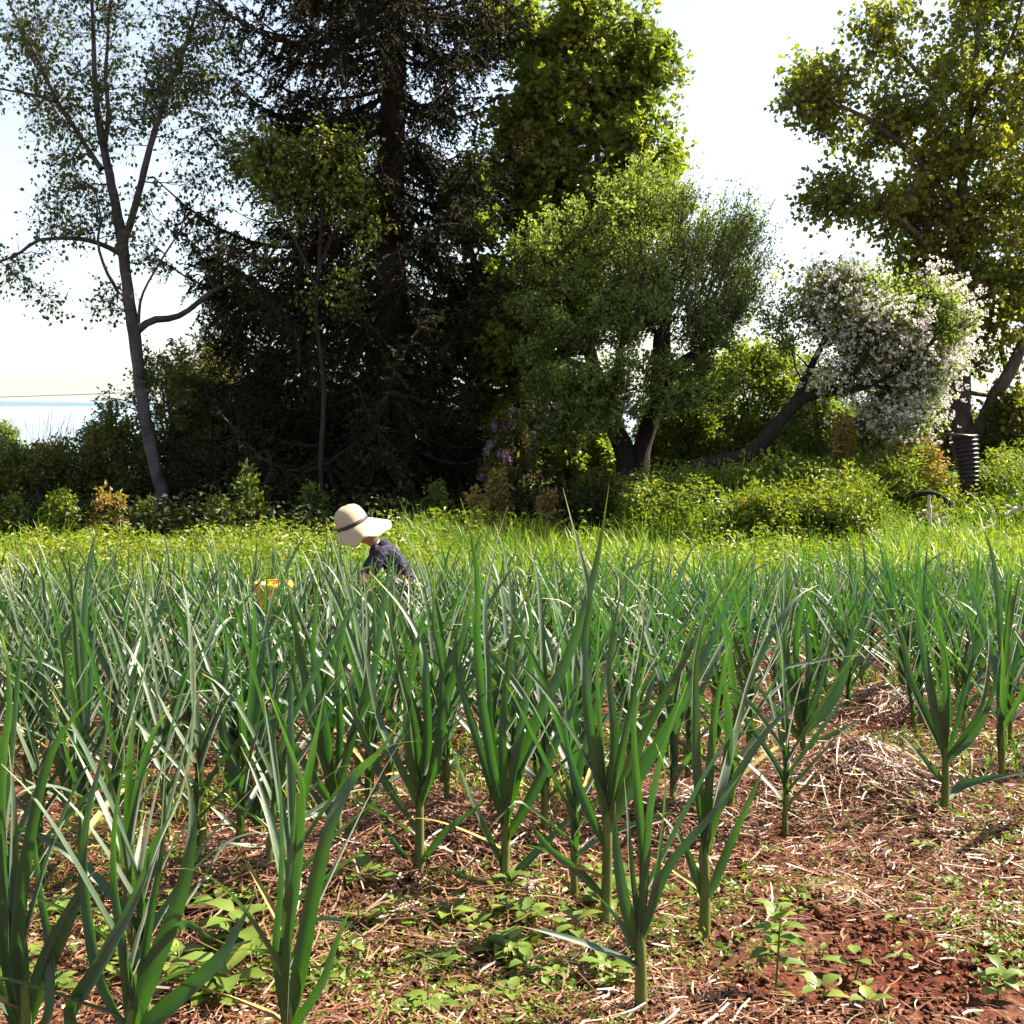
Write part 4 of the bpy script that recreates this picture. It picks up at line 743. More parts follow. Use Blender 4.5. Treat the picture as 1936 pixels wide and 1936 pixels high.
# the front plants, leaf by leaf as the photograph shows them: (base px, base py or None, stem top px, py, depth or None, leaves)
HERO = [
 ('front garlic plant nearest the lower edge, one long leaf reaching right', 1211, 1925, 1208, 1770, [
   ((1208, 1790), (1180, 1700), (1165, 1600), (1163, 1515), 22), ((1212, 1780), (1232, 1680), (1250, 1560), (1256, 1460), (1240, 1405), 24), ((1205, 1780), (1192, 1650), (1186, 1550), (1180, 1470), 16),
   ((1214, 1770), (1258, 1645), (1340, 1545), (1402, 1462), 20), ((1208, 1770), (1216, 1640), (1206, 1500), (1200, 1370), (1222, 1255), 20), ((1210, 1780), (1222, 1640), (1232, 1520), (1260, 1400), (1300, 1290), 16), ((1204, 1810), (1170, 1740), (1128, 1690), 12)]),
 ('tall front garlic plant right of centre with paired leaves sweeping right', 1143, 1765, 1148, 1535, [
   ((1147, 1560), (1118, 1394), (1106, 1292), (1104, 1211), (1114, 1130), (1092, 1030), (1064, 922), 19), ((1140, 1605), (1098, 1496), (1073, 1402), (1069, 1313), 20),
   ((1151, 1560), (1191, 1435), (1240, 1340), (1290, 1250), (1340, 1160), (1400, 1055), 22), ((1154, 1570), (1200, 1480), (1260, 1380), (1310, 1290), (1360, 1180), (1424, 1035), 20),
   ((1134, 1695), (1098, 1650), (1041, 1605), (1000, 1550), 18), ((1151, 1550), (1160, 1400), (1150, 1280), (1160, 1180), (1186, 1080), 17), ((1147, 1550), (1138, 1400), (1130, 1250), (1136, 1150), 14), ((1150, 1555), (1175, 1420), (1200, 1300), (1215, 1190), (1215, 1100), 15)]),
 ('tallest garlic plant in the middle of the front row, leaf tips above the grass line', 950, 1690, 957, 1545, [
   ((955, 1570), (931, 1435), (911, 1313), (903, 1211), (903, 1100), (890, 1010), (870, 940), 19), ((958, 1560), (988, 1435), (1029, 1333), (1069, 1252), (1102, 1160), (1130, 1050), (1152, 915), 21),
   ((958, 1590), (1012, 1496), (1057, 1394), (1086, 1333), (1102, 1255), 24), ((953, 1555), (927, 1394), (921, 1272), (915, 1150), (935, 1040), (960, 955), 16), ((943, 1640), (907, 1557), (866, 1455), (842, 1378), (815, 1296), 18),
   ((960, 1560), (980, 1414), (1000, 1292), (1004, 1170), (980, 1070), 17), ((955, 1560), (948, 1400), (958, 1280), (975, 1170), (1015, 1090), 16), ((948, 1690), (1029, 1597), (1118, 1508), 18), ((943, 1675), (886, 1660), (825, 1636), 12), ((952, 1560), (915, 1440), (880, 1330), (860, 1240), (870, 1150), 16)]),
 ('garlic plant next left of the tallest, its lowest leaf slanting up to the right', 790, 1660, 793, 1510, [
   ((790, 1530), (744, 1435), (711, 1353), (687, 1231), (685, 1150), (680, 1065), 20), ((778, 1560), (728, 1475), (679, 1374), (663, 1313), (640, 1235), 16), ((793, 1520), (781, 1374), (752, 1252), (738, 1180), (732, 1100), 18),
   ((797, 1520), (825, 1435), (842, 1333), (866, 1252), (886, 1158), (898, 1050), 19), ((797, 1530), (809, 1414), (805, 1292), (798, 1221), (760, 1150), (698, 1080), 17), ((793, 1635), (846, 1565), (907, 1520), (947, 1468), 14), ((782, 1650), (744, 1589), (710, 1538), 11),
   ((793, 1520), (770, 1380), (778, 1270), (800, 1180), (830, 1110), 15), ((795, 1525), (826, 1400), (836, 1280), (820, 1180), (822, 1090), 15)]),
 ('garlic plant with dark straight leaves, second plant left of the tallest', 636, 1625, 636, 1490, [
   ((634, 1525), (594, 1374), (569, 1252), (551, 1150), (540, 1080), 22), ((638, 1510), (618, 1374), (594, 1252), (596, 1174), (604, 1070), 16), ((628, 1530), (561, 1414), (508, 1305), (466, 1215), 16), ((640, 1500), (663, 1394), (687, 1313), (695, 1200), (686, 1070), 17),
   ((626, 1550), (581, 1488), (540, 1438), 12), ((642, 1600), (687, 1536), (732, 1498), 12), ((638, 1510), (645, 1380), (640, 1270), (655, 1160), (650, 1080), 16), ((636, 1510), (600, 1400), (560, 1300), (555, 1190), 13)]),
 ('garlic plant whose low leaf reaches left over the straw, left part of the front row', 490, 1600, 486, 1545, [
   ((484, 1560), (439, 1455), (419, 1374), (427, 1252), (421, 1190), 19), ((484, 1555), (464, 1435), (455, 1353), (438, 1240), 13), ((488, 1555), (525, 1435), (557, 1292), (578, 1190), 15), ((482, 1608), (407, 1536), (360, 1484), 14),
   ((490, 1550), (496, 1394), (480, 1252), (470, 1180), (448, 1090), 17), ((498, 1565), (541, 1516), (567, 1468), 12), ((488, 1550), (510, 1420), (520, 1300), (505, 1200), (512, 1110), 16)]),
 ('narrow upright garlic plant with broad pale leaves, right end of the front row', 1332, 1780, 1330, 1600, [
   ((1330, 1615), (1313, 1475), (1311, 1313), (1317, 1231), (1342, 1115), 26), ((1334, 1615), (1358, 1496), (1391, 1374), (1419, 1272), (1466, 1158), 24), ((1332, 1610), (1342, 1435), (1354, 1333), (1378, 1215), 19), ((1332, 1700), (1301, 1618), (1281, 1577), (1242, 1532), 15),
   ((1338, 1705), (1378, 1597), (1415, 1516), (1449, 1440), 18), ((1333, 1610), (1368, 1480), (1380, 1380), (1370, 1260), (1395, 1170), 18)]),
 ('garlic plant near the left edge with a clear yellowish stalk on sunlit straw', 122, 1572, 130, 1490, [
   ((130, 1505), (102, 1394), (81, 1272), (61, 1183), (20, 1145), 17), ((134, 1505), (150, 1414), (163, 1292), (155, 1150), (162, 1080), 17), ((126, 1520), (90, 1450), (72, 1385), 13), ((130, 1530), (203, 1504), (301, 1494), 13), ((134, 1500), (190, 1380), (215, 1280), (226, 1190), 16), ((130, 1500), (120, 1380), (125, 1260), (105, 1160), 15)]),
 ('garlic plant standing apart before the dark straw mound', 1517, 1452, 1517, 1375, [
   ((1517, 1390), (1488, 1252), (1476, 1150), (1468, 1085), 18), ((1521, 1385), (1582, 1305), (1610, 1203), (1612, 1160), 21), ((1513, 1400), (1460, 1333), (1417, 1280), 14), ((1522, 1418), (1582, 1386), (1637, 1355), 13), ((1519, 1380), (1557, 1264), (1572, 1175), 14),
   ((1519, 1380), (1504, 1231), (1517, 1150), (1542, 1095), 15), ((1517, 1380), (1530, 1270), (1522, 1180), (1500, 1110), 14)]),
 ('large garlic plant at the right with an almost level low leaf running off the edge', 1786, 1542, 1786, 1420, [
   ((1783, 1430), (1724, 1292), (1704, 1199), (1673, 1155), 16), ((1785, 1435), (1757, 1292), (1736, 1170), (1723, 1095), 18), ((1790, 1440), (1846, 1374), (1879, 1292), (1897, 1205), 18), ((1788, 1430), (1818, 1313), (1838, 1231), (1826, 1162), (1800, 1125), 16),
   ((1786, 1510), (1826, 1482), (1940, 1460), 16), ((1788, 1520), (1838, 1565), (1889, 1603), 12), ((1786, 1430), (1790, 1300), (1780, 1200), (1762, 1120), 16), ((1788, 1435), (1850, 1340), (1868, 1240), (1865, 1150), 16), ((1780, 1480), (1740, 1430), (1690, 1380), 13)]),
 ('big near garlic plant with long dark blades crossing, lower left foreground', 235, 2010, 250, 1900, [
   ((240, 1960), (134, 1930), (195, 1821), (252, 1719), (301, 1597), (346, 1496), (366, 1378), (369, 1215), 25), ((245, 1960), (293, 1821), (338, 1699), (362, 1577), (358, 1496), (344, 1440), 28), ((240, 1950), (191, 1841), (163, 1658), (171, 1536), (195, 1435), (209, 1333), (209, 1268), 23),
   ((248, 1950), (236, 1800), (220, 1679), (220, 1557), (236, 1435), (228, 1353), (213, 1300), 17), ((255, 1970), (300, 1920), (407, 1821), (447, 1760), (482, 1692), 28), ((250, 1940), (264, 1862), (285, 1719), (305, 1597), (311, 1475), (312, 1420), 15), ((255, 1900), (300, 1790), (325, 1760), (354, 1744), (390, 1768), (427, 1784), 20)]),
 ('near garlic plant cut by the left edge with a pale leaf bending right', 45, 1985, 45, 1880, [
   ((44, 1950), (12, 1760), (4, 1597), (8, 1435), (20, 1333), (10, 1223), (-5, 1190), 27), ((44, 1940), (26, 1801), (24, 1658), (24, 1516), (16, 1405), 22), ((44, 1920), (33, 1821), (41, 1679), (61, 1557), (85, 1455), (122, 1378), (196, 1296), 22), ((50, 1960), (94, 1923), (98, 1801), (77, 1679), (63, 1557), (60, 1490), 19),
   ((44, 1930), (85, 1801), (155, 1675), (189, 1640), 14), ((40, 1960), (0, 1874), (-40, 1780), 20), ((48, 1960), (70, 1880), (150, 1690), (158, 1560), 20)]),
 ('near garlic plant at the lower edge with one leaf hooped over sideways', 540, 2010, 545, 1920, [
   ((540, 1950), (525, 1801), (533, 1679), (533, 1536), (520, 1398), 15), ((543, 1950), (549, 1801), (569, 1638), (575, 1496), (557, 1435), (498, 1282), 22), ((547, 1950), (586, 1719), (626, 1557), (671, 1467), (715, 1425), (768, 1345), 26), ((550, 1940), (565, 1862), (541, 1809), (488, 1797), (433, 1790), 12),
   ((552, 1960), (610, 1862), (638, 1780), (668, 1705), 18), ((543, 1950), (535, 1850), (545, 1720), (552, 1600), (560, 1500), 16)]),
]
hero_xy = []
hr = np.random.default_rng(5)
for (lb, bx, by, sx, sy, leaves) in HERO:
    b = G(bx, by); dpt = b[1]; top = W(sx, sy, dpt); hero_xy.append((b[0], b[1]))
    o = empty('garlic_plant', (b[0], b[1], b[2] - .01), lb, 'garlic plant')
    Pm = smoothline(np.array([b + np.array([0, 0, -.03]), (b + top) / 2 + np.array([.002, 0, 0]), top + np.array([0, 0, .03])]), 10); rr = np.linspace(.0125, .0085, 10); rr[0] *= 1.3; rr[-2] *= .8; rr[-1] *= .15
    V, F, uv = tubes(Pm, rr, 12); A = Acc(); A.add(V, F, None, uv); A.build('stalk', M['stalk'], o)
    for li, lf in enumerate(leaves):
        pts = lf[:-1]; wpx = lf[-1]; np_ = len(pts); L = sum(math.dist(pts[i], pts[i + 1]) for i in range(np_ - 1)) / FPX * dpt
        drift = hr.uniform(-.22, .22) * L; P = []
        for i, (qx, qy) in enumerate(pts):
            t = i / (np_ - 1); P.append(W(qx, qy, dpt + drift * t ** 1.5 + .01 * hr.normal() * (0 < i < np_ - 1)))
        P = np.array(P); wide = 1.65 if dpt < 2.0 else 1.38; P[0] = P[0] * .35 + (b + (top - b) * np.clip((P[0][2] - b[2]) / max(top[2] - b[2], .01), .1, 1)) * .65
        yaw = hr.uniform(-.7, .7); V, F, uv = blade(P, S(wpx, dpt) * wide, (math.sin(yaw), -math.cos(yaw), .25), hr.normal() * .9, hr.uniform(.5, .95), n=26)
        A = Acc(); A.add(V, F, None, uv); A.build('leaf', M['garlic'], o)
    Hh = (top[2] - b[2]); gl_ = hr.integers(2, 5)
    for ei in range(gl_):
        az = (0 if ei % 2 else math.pi) + hr.normal() * .5; L = hr.uniform(.38, .55) if ei else hr.uniform(.22, .32); a0 = math.radians(hr.uniform(12, 30) if ei else 60); s_ = np.linspace(0, 1, 9)
        th = a0 * np.minimum(s_ / .16, 1) + math.radians(hr.uniform(-10, 20)) * s_ + math.radians(hr.uniform(0, 70)) * s_ ** 4; ds = L / 8; dx = np.concatenate([[0], np.cumsum(np.sin(th[:-1]) * ds)]); dz = np.concatenate([[0], np.cumsum(np.cos(th[:-1]) * ds)])
        h0 = Hh * (hr.uniform(.6, .95) if ei else .3); P = np.stack([b[0] + (top[0] - b[0]) * h0 / Hh + math.cos(az) * dx, b[1] + math.sin(az) * dx, b[2] + h0 + dz], -1)
        V, F, uv = blade(P, hr.uniform(.018, .026), (-math.cos(az) * .9, -math.sin(az) * .9, .35), hr.normal() * .9, .8, n=22); A = Acc(); A.add(V, F, None, uv); A.build('leaf', M['garlic_dry'] if (ei == 0 and hr.random() < .5) else M['garlic'], o)
# the rows behind
gl = []
r_ = np.random.default_rng(17)
for k, y0 in enumerate(np.arange(1.62, 9.2, .34)):
    for x in np.concatenate([np.arange(-5.0, -.2, .118), np.arange(-.2, 5.0, .135)]):
        yy = y0 - .30 * x * (1 if x > 0 else .28) + r_.normal() * .035; xx = x + r_.normal() * .03
        if yy < 2.38 or yy > 7.9 + .25 * vnoise(xx, 0, 4) or abs(xx) > .46 * yy + .25: continue
        if yy < 2.35 and xx > -.35: continue
        if xx > .28 and yy < 3.05 + .1 * xx: continue
        if yy < 2.6 and xx > .0: continue
        if xx > .5 and yy < 4.6 and r_.random() < .5: continue
        if min((xx - hx_) ** 2 + (yy - hy_) ** 2 for hx_, hy_ in hero_xy) < .105 ** 2 * (2.2 if yy < 3.2 else 1): continue
        ch = W(700, 1100, 6.5); 
        if (xx - ch[0]) ** 2 + (yy - 6.65) ** 2 < .30 ** 2: continue
        if r_.random() < .05: continue
        H = (.70 - .050 * np.clip(yy - 3, 0, 5)) * r_.uniform(.84, 1.12)
        gl.append((yy, xx, H))
gl += [(2.12, -.93, .66), (2.25, -.72, .62), (1.98, -.60, .60), (2.2, -.42, .60)]
gl.sort()
print('garlic', len(gl))
vis = [g for g in gl][:287 - 0]
ORD = ['first', 'second', 'third', 'fourth', 'fifth', 'sixth', 'seventh', 'eighth', 'ninth', 'tenth', 'eleventh', 'twelfth', 'thirteenth', 'fourteenth', 'fifteenth', 'sixteenth', 'seventeenth', 'eighteenth', 'nineteenth', 'twentieth']
BANDS = [(0, 2.45, 'of the nearest row at the lower edge'), (2.45, 2.85, 'close in among the front row stalks'), (2.85, 3.2, 'in the row right behind the front row'), (3.2, 3.55, 'in the second row behind the front row'), (3.55, 3.9, 'in the third row behind the front row'), (3.9, 4.2, 'in the fourth row behind the front row')]
ROWLAB = {}
for (ba, bb, bt) in BANDS:
    mem = sorted([g for g in vis if ba <= g[0] < bb], key=lambda g: g[1] / g[0])
    for j, g in enumerate(mem):
        if j < 20: ROWLAB[g] = 'garlic plant ' + bt + ', ' + ORD[j] + ' from the left'
        else: ROWLAB[g] = 'garlic plant ' + bt + ', ' + ORD[len(mem) - 1 - j] + ' from the right'
for i, (yy, xx, H) in enumerate(vis):
    if yy < 2.45: lb = 'dark-leaved garlic plant in the nearest row at the lower left'; gp = 'garlic plants of the nearest row'
    elif yy < 4.2: lb = 'garlic plant standing in the rows close behind the front row'; gp = 'garlic plants of the rows behind the front row'
    else: lb = 'small-looking garlic plant in the crowded far rows towards the grass'; gp = 'garlic plants of the far rows'
    lb = ROWLAB.get((yy, xx, H), lb)
    put_garlic(xx, yy, H, int(r_.integers(0, NV)), r_.normal() * .45 + (math.pi if r_.random() < .5 else 0), lb, gp, 2 if yy < 4.2 else 1, tuple(r_.normal(size=2) * .05))
rest = gl[287:]
if rest:
    A = Acc(); VD = []
    for v in range(NV):
        me = VAR[v][2]; co = np.empty(len(me.vertices) * 3, np.float32); me.vertices.foreach_get('co', co); fi = np.empty(len(me.loops), np.int32); me.loops.foreach_get('vertex_index', fi)
        uvd = np.empty(len(me.loops) * 2, np.float32); me.uv_layers[0].data.foreach_get('uv', uvd); uvv = np.zeros((len(me.vertices), 2)); uvv[fi] = uvd.reshape(-1, 2); VD.append((co.reshape(-1, 3), fi.reshape(-1, 4), uvv))
    for (yy, xx, H) in rest:
        co, fi, uvv = VD[int(r_.integers(0, NV))]; a = r_.uniform(0, 6.28); R3 = np.array([[math.cos(a), -math.sin(a), 0], [math.sin(a), math.cos(a), 0], [0, 0, 1]]); A.add(co @ R3.T * H + np.array([xx, yy, float(gz(xx, yy))]), fi, None, uvv)
    tag(A.build('garlic_plants', M['garlic']), 'mass of distant garlic leaves in the rearmost rows before the grass', 'garlic', kind='stuff')

# ------------------------------------------------------------------ foreground weeds
def broad_leaf(base, dirv, L, Wd, nseg=6, droop=.35, up=.25):
    """ovate toothed leaf with a fold along its midrib"""
    s = np.linspace(0, 1, nseg + 1); prof = np.sin(np.pi * np.clip(s, .0, 1) ** .75) ** .8; prof[0] = .05; prof[-1] = .02; prof[1:-1] *= 1 + .10 * np.array([1 if i % 2 else -1 for i in range(nseg - 1)])
    dirv = dirv / np.linalg.norm(dirv); sdv = np.cross(dirv, [0, 0, 1]); sdv = sdv / np.linalg.norm(sdv); nv = np.cross(sdv, dirv); V = []
    for si, w_ in zip(s, prof):
        c = base + dirv * L * si + nv * (up * L * si - droop * L * si * si); V += [c + sdv * Wd * .5 * w_ + nv * Wd * .14 * w_, c, c - sdv * Wd * .5 * w_ + nv * Wd * .14 * w_]
    F = []
    for i in range(nseg): F += [(3 * i, 3 * i + 1, 3 * i + 4, 3 * i + 3), (3 * i + 1, 3 * i + 2, 3 * i + 5, 3 * i + 4)]
    return np.array(V), np.array(F)
def weed(label, px, py, hgt, leafL, nl, seed, name='weed', ratio=.55, group=None, whorls=None):
    r_ = np.random.default_rng(seed); b = G(px, py); o = empty(name, (b[0], b[1], b[2]), label, 'weed', group)
    t = np.linspace(0, 1, 7); P = np.stack([b[0] + .01 * r_.normal() * t, b[1] + .01 * r_.normal() * t, b[2] - .01 + (hgt + .01) * t], -1); V, F, uv = tubes(P, np.linspace(.0026, .0014, 7), 6); A = Acc(); A.add(V, F, None, uv); A.build('stem', M['stalk'], o)
    A = Acc(); a = r_.uniform(0, 6.28)
    for i in range(nl):
        f = (i + .5) / nl if hgt > .03 else 1.0; a += 2.4 + r_.normal() * .2; dv = np.array([math.cos(a), math.sin(a), r_.uniform(-.1, .5)]); base = np.array([b[0], b[1], b[2] + hgt * (.35 + .65 * f)]) + dv * .006
        V, F = broad_leaf(base, dv, leafL * r_.uniform(.7, 1.1) * (1.1 - .35 * f), leafL * ratio * r_.uniform(.85, 1.1) * (1.1 - .35 * f)); A.add(V, F, np.clip(.5 + r_.normal() * .2, 0, 1))
    A.build('leaves', M['weed'], o); return o
WEEDS = [(690, 1690, .06, .075, 9, 'toothed weed with spreading leaves between two front stalks'), (850, 1760, .05, .065, 9, 'broad-leaved weed left of the slanting dark garlic leaf'), (1000, 1760, .05, .06, 8, 'weed beside the foot of the tallest garlic plant'),
         (450, 1800, .09, .10, 7, 'large sunlit nettle-like leaf cluster beneath the crossing blades'), (430, 1900, .07, .10, 6, 'large-leaved weed at the lower edge left of the hooped leaf'), (480, 1730, .05, .055, 8, 'ferny weed in the shade between the near plants'),
         (1465, 1890, .17, .055, 22, 'dark bushy weed standing alone on the straw, lower right'), (1550, 1900, .04, .055, 5, 'pale four-leaved weed right of the dark bushy one'), (1620, 1640, .03, .032, 5, 'small lime seedling on straw right of centre'),
         (1800, 1690, .035, .032, 8, 'spiky lime seedling at the right'), (1740, 1620, .03, .035, 4, 'pair of round bright leaves left of the spiky seedling'), (1690, 1760, .035, .034, 3, 'upright two-leaved seedling on the straw'),
         (1640, 1925, .03, .06, 4, 'bright yellow-green leaf pair at the lower edge, right'), (1615, 1850, .05, .05, 3, 'seedling with one tall pointed leaf beside the pale weed'), (870, 1905, .04, .045, 6, 'small weed in deep shade at the lower middle'),
         (1035, 1590, .05, .05, 8, 'weed behind the slanting leaf, between the two tallest plants'), (1230, 1560, .06, .05, 9, 'weed half hidden behind the right front stalks'), (330, 1650, .05, .045, 7, 'low weed between the left garlic plants'), (1050, 1870, .03, .035, 6, 'tiny round-leaved weed below the front row'),
         (110, 1900, .05, .05, 8, 'leafy weed at the foot of the left-edge plant'), (1890, 1900, .07, .05, 12, 'grassy weed at the right edge low down'), (240, 1500, .04, .05, 7, 'sunlit seedling behind the left stalks')]
for i, (px, py, h, L, n, lb) in enumerate(WEEDS): weed(lb, px, py, h, L, n, 100 + i)
wr3 = np.random.default_rng(55)
for i in range(60):
    px, py = (wr3.uniform(330, 1180), wr3.uniform(1640, 1925)) if i < 44 else (wr3.uniform(20, 420), wr3.uniform(1700, 1930))
    weed('broad-leaved weed in the shade beneath the front garlic plants', px, py, wr3.uniform(.01, .06), wr3.uniform(.035, .075), int(wr3.integers(5, 10)), 500 + i, group='broad-leaved weeds beneath the front garlic plants')
wr2 = np.random.default_rng(77)
for i in range(70):
    px, py = wr2.uniform(20, 1916), wr2.uniform(1500, 1925)
    weed('tiny two-to-five-leaved seedling scattered on the straw', px, py, wr2.uniform(.008, .03), wr2.uniform(.016, .034), int(wr2.integers(3, 6)), 300 + i, 'seedling', group='tiny seedlings on the straw')

# ------------------------------------------------------------------ things by the poplar
d = 12.1
pt = W(1822, 826, d); pb = W(1832, 950, d - .1); n = 90; t = np.linspace(0, 1, n)[:, None]; P = pt * (1 - t) + pb * t; P[:, 0] += .02 * np.sin(t[:, 0] * 3)
rr = S(24, d) * (1 - .40 * t[:, 0]) * (1 + .10 * np.sign(np.sin(t[:, 0] * 2 * math.pi * 15)) * np.abs(np.sin(t[:, 0] * 2 * math.pi * 15)) ** .5)
pipe = empty('drain_pipe', (pb[0], pb[1], pb[2]), 'dark ribbed plastic drain pipe upright against the poplar trunk', 'pipe')
V, F, uv = tubes(P, rr, 18); A = Acc(); A.add(V, F, None, uv); A.build('pipe_wall', plain('dark_plastic', (.02, .011, .012), .5, .4, .15), pipe)
c = W(1812, 822, d); ang = np.linspace(0, 2 * math.pi, 25)[:-1]; V = []
for (r1, z1) in ((.005, .012), (S(31, d), .010), (S(32, d), 0), (S(31, d), -.012), (.005, -.012)):
    V += [(c[0] + r1 * math.cos(a), c[1] + r1 * math.sin(a), c[2] + z1 - .10 * r1 * math.cos(a)) for a in ang]
F = [(k * 24 + i, k * 24 + (i + 1) % 24, (k + 1) * 24 + (i + 1) % 24, (k + 1) * 24 + i) for k in range(4) for i in range(24)]
A = Acc(); A.add(V, F); A.build('lid', plain('lid_plastic', (.05, .03, .03), .4, .5), pipe)
q = limb([(1718, 942, 5), (1735, 935, 5.5), (1758, 932, 6), (1780, 940, 5.5), (1798, 955, 5), (1808, 972, 4)], 11.6, 24); V, F, uv = tubes(q[:, :3], q[:, 3] * .9, 8)
tag(mesh('hose', V, F, plain('rubber', (.012, .009, .009), .9, .1)), 'black hose arching out of the grass left of the ribbed pipe', 'hose')
q = limb([(1756, 936, 3.2), (1758, 980, 3.6), (1760, 1040, 3.8), (1761, 1075, 4)], 10.6, 16); V, F, uv = tubes(q[:, :3] + np.random.default_rng(3).normal(size=(16, 3)) * .002, q[:, 3], 7)
tag(mesh('stake', V, F, barkmat('weathered_wood', (.30, .25, .22), (.55, .48, .42))), 'thin weathered upright stake in the grass before the hose', 'stake')
for (pts, lb) in ((((1812, 1025, 5.5), (1850, 1008, 5.5), (1885, 990, 5)), 'pale bare branch lying on the ground at the right, lower one'), (((1900, 975, 4.5), (1915, 965, 5), (1928, 957, 5.5)), 'short pale broken stick end showing in the green at the right edge'),
                 (((1795, 1008, 3), (1806, 1030, 3.4), (1822, 1050, 3)), 'small crooked pale stick beside the lower branch')):
    q = limb(list(pts), 10.4, 12); V, F, uv = tubes(q[:, :3] + np.random.default_rng(4).normal(size=(12, 3)) * .004, q[:, 3], 8); tag(mesh('branch_stick', V, F, bpy.data.materials['weathered_wood']), lb, 'stick')
q = limb([(1850, 1000, 10), (1890, 992, 12), (1950, 985, 12), (2020, 980, 12)], 11.2, 20); V, F, uv = tubes(q[:, :3], q[:, 3], 10)
tag(mesh('log', V, F, M['apple_bark']), 'dark rotting log half buried in green at the right edge', 'log')
# dark rounded stump in the grass
c = G(1755, 1015); th = np.linspace(0, 2 * math.pi, 21)[:-1]; V = []; prs = ((.13, -.05), (.13, .05), (.125, .13), (.105, .19), (.07, .225), (.005, .235)); rs = np.random.default_rng(6)
for (r1, z1) in prs: V += [(c[0] + r1 * math.cos(a) * (1 + .12 * math.sin(3 * a + z1 * 9)), c[1] + r1 * math.sin(a), c[2] + z1 + rs.normal() * .006) for a in th]
F = [(k * 20 + i, k * 20 + (i + 1) % 20, (k + 1) * 20 + (i + 1) % 20, (k + 1) * 20 + i) for k in range(5) for i in range(20)]
A = Acc(); A.add(np.array(V), F); tag(A.build('tree_stump', M['spruce_bark'], loc=(c[0], c[1], c[2])), 'dark rounded old stump in the grass behind the stake', 'stump')

# ------------------------------------------------------------------ sea air
hz = bpy.data.meshes.new('haze'); hx0, hx1, hy0, hy1, hz0, hz1 = -15000, 15000, -200, 25000, -60, 60
hz.from_pydata([(x, y, z) for z in (hz0, hz1) for y in (hy0, hy1) for x in (hx0, hx1)], [], [(0, 2, 3, 1), (4, 5, 7, 6), (0, 1, 5, 4), (2, 6, 7, 3), (0, 4, 6, 2), (1, 3, 7, 5)])
hm = bpy.data.materials.new('haze'); hm.use_nodes = True; hn = hm.node_tree; hn.nodes.remove(hn.nodes['Principled BSDF']); pv = hn.nodes.new('ShaderNodeVolumePrincipled')
pv.inputs['Color'].default_value = (.86, .92, 1, 1); pv.inputs['Density'].default_value = 2.2e-5; pv.inputs['Anisotropy'].default_value = .3; hn.links.new(pv.outputs[0], hn.nodes['Material Output'].inputs['Volume'])
hz.materials.append(hm); tag(link('haze', hz), None, None, None, 'stuff')

# ------------------------------------------------------------------ the child
PD = 6.6
def PP(px, py, dd=0.): return Vector([float(c) for c in W(px, py, PD + dd)])
gzc = float(gz(PP(700, 1200)[0], PD))
person = empty('person', (PP(735, 1200)[0], PD, gzc), 'child in a dark purple shirt and straw sun hat bending down among the garlic', 'person')
def skinned(name, nodes, edges, mat, root=0, sub=2, parent=None, mats=None):
    me = bpy.data.meshes.new(name); off = person.location
    me.from_pydata([tuple(Vector(p) - off) for p, r in nodes], edges, []); o = bpy.data.objects.new(name, me); COL.objects.link(o)
    sk = o.modifiers.new('skin', 'SKIN'); sk.use_smooth_shade = True; sk.branch_smoothing = .6
    for i, (p, r) in enumerate(nodes):
        v = me.skin_vertices[0].data[i]; v.radius = (r, r) if not isinstance(r, tuple) else r; v.use_root = (i == root)
    ss = o.modifiers.new('sub', 'SUBSURF'); ss.levels = sub; ss.render_levels = sub
    dg = bpy.context.evaluated_depsgraph_get(); ev = o.evaluated_get(dg); nm = bpy.data.meshes.new_from_object(ev); nm.materials.clear(); nm.materials.append(mat)
    for p in nm.polygons: p.use_smooth = True
    bpy.data.objects.remove(o); n_ = link(name, nm, parent if parent is not None else person); return n_
skin = plain('skin', (.52, .25, .17), .5, .4, .08, 40)
def foot(px, dd): p = PP(px, 1200, dd); p.z = float(gz(p.x, p.y)) + .02; return p
nd = [(PP(765, 1120), .078), (PP(760, 1085), .074), (PP(742, 1052), .070), (PP(724, 1038), .050), (PP(708, 1028), .030), (PP(698, 1018), .036), (PP(683, 1006), .066), (PP(668, 992), .072), (PP(660, 975), .05),
      (PP(655, 1022), .022), (PP(648, 1020), .010),                                                     # face front: jaw and nose
      (PP(722, 1044, -.085), .034), (PP(700, 1085, -.13), .026), (PP(664, 1120, -.12), .020), (PP(650, 1135, -.12), .017),   # near arm
      (PP(722, 1044, .085), .034), (PP(690, 1085, .13), .026), (PP(650, 1118, .12), .020), (PP(637, 1132, .12), .017),       # far arm
      (PP(758, 1128, -.06), .062), (PP(705, 1128, -.09), .044), (foot(735, -.09) + Vector((0, 0, .05)), .028), (foot(700, -.09), .022),
      (PP(758, 1128, .06), .062), (PP(700, 1128, .09), .044), (foot(732, .09) + Vector((0, 0, .05)), .028), (foot(696, .09), .022)]
ed = [(0, 1), (1, 2), (2, 3), (3, 4), (4, 5), (5, 6), (6, 7), (7, 8), (6, 9), (9, 10), (2, 11), (11, 12), (12, 13), (13, 14), (2, 15), (15, 16), (16, 17), (17, 18), (0, 19), (19, 20), (20, 21), (21, 22), (0, 23), (23, 24), (24, 25), (25, 26)]
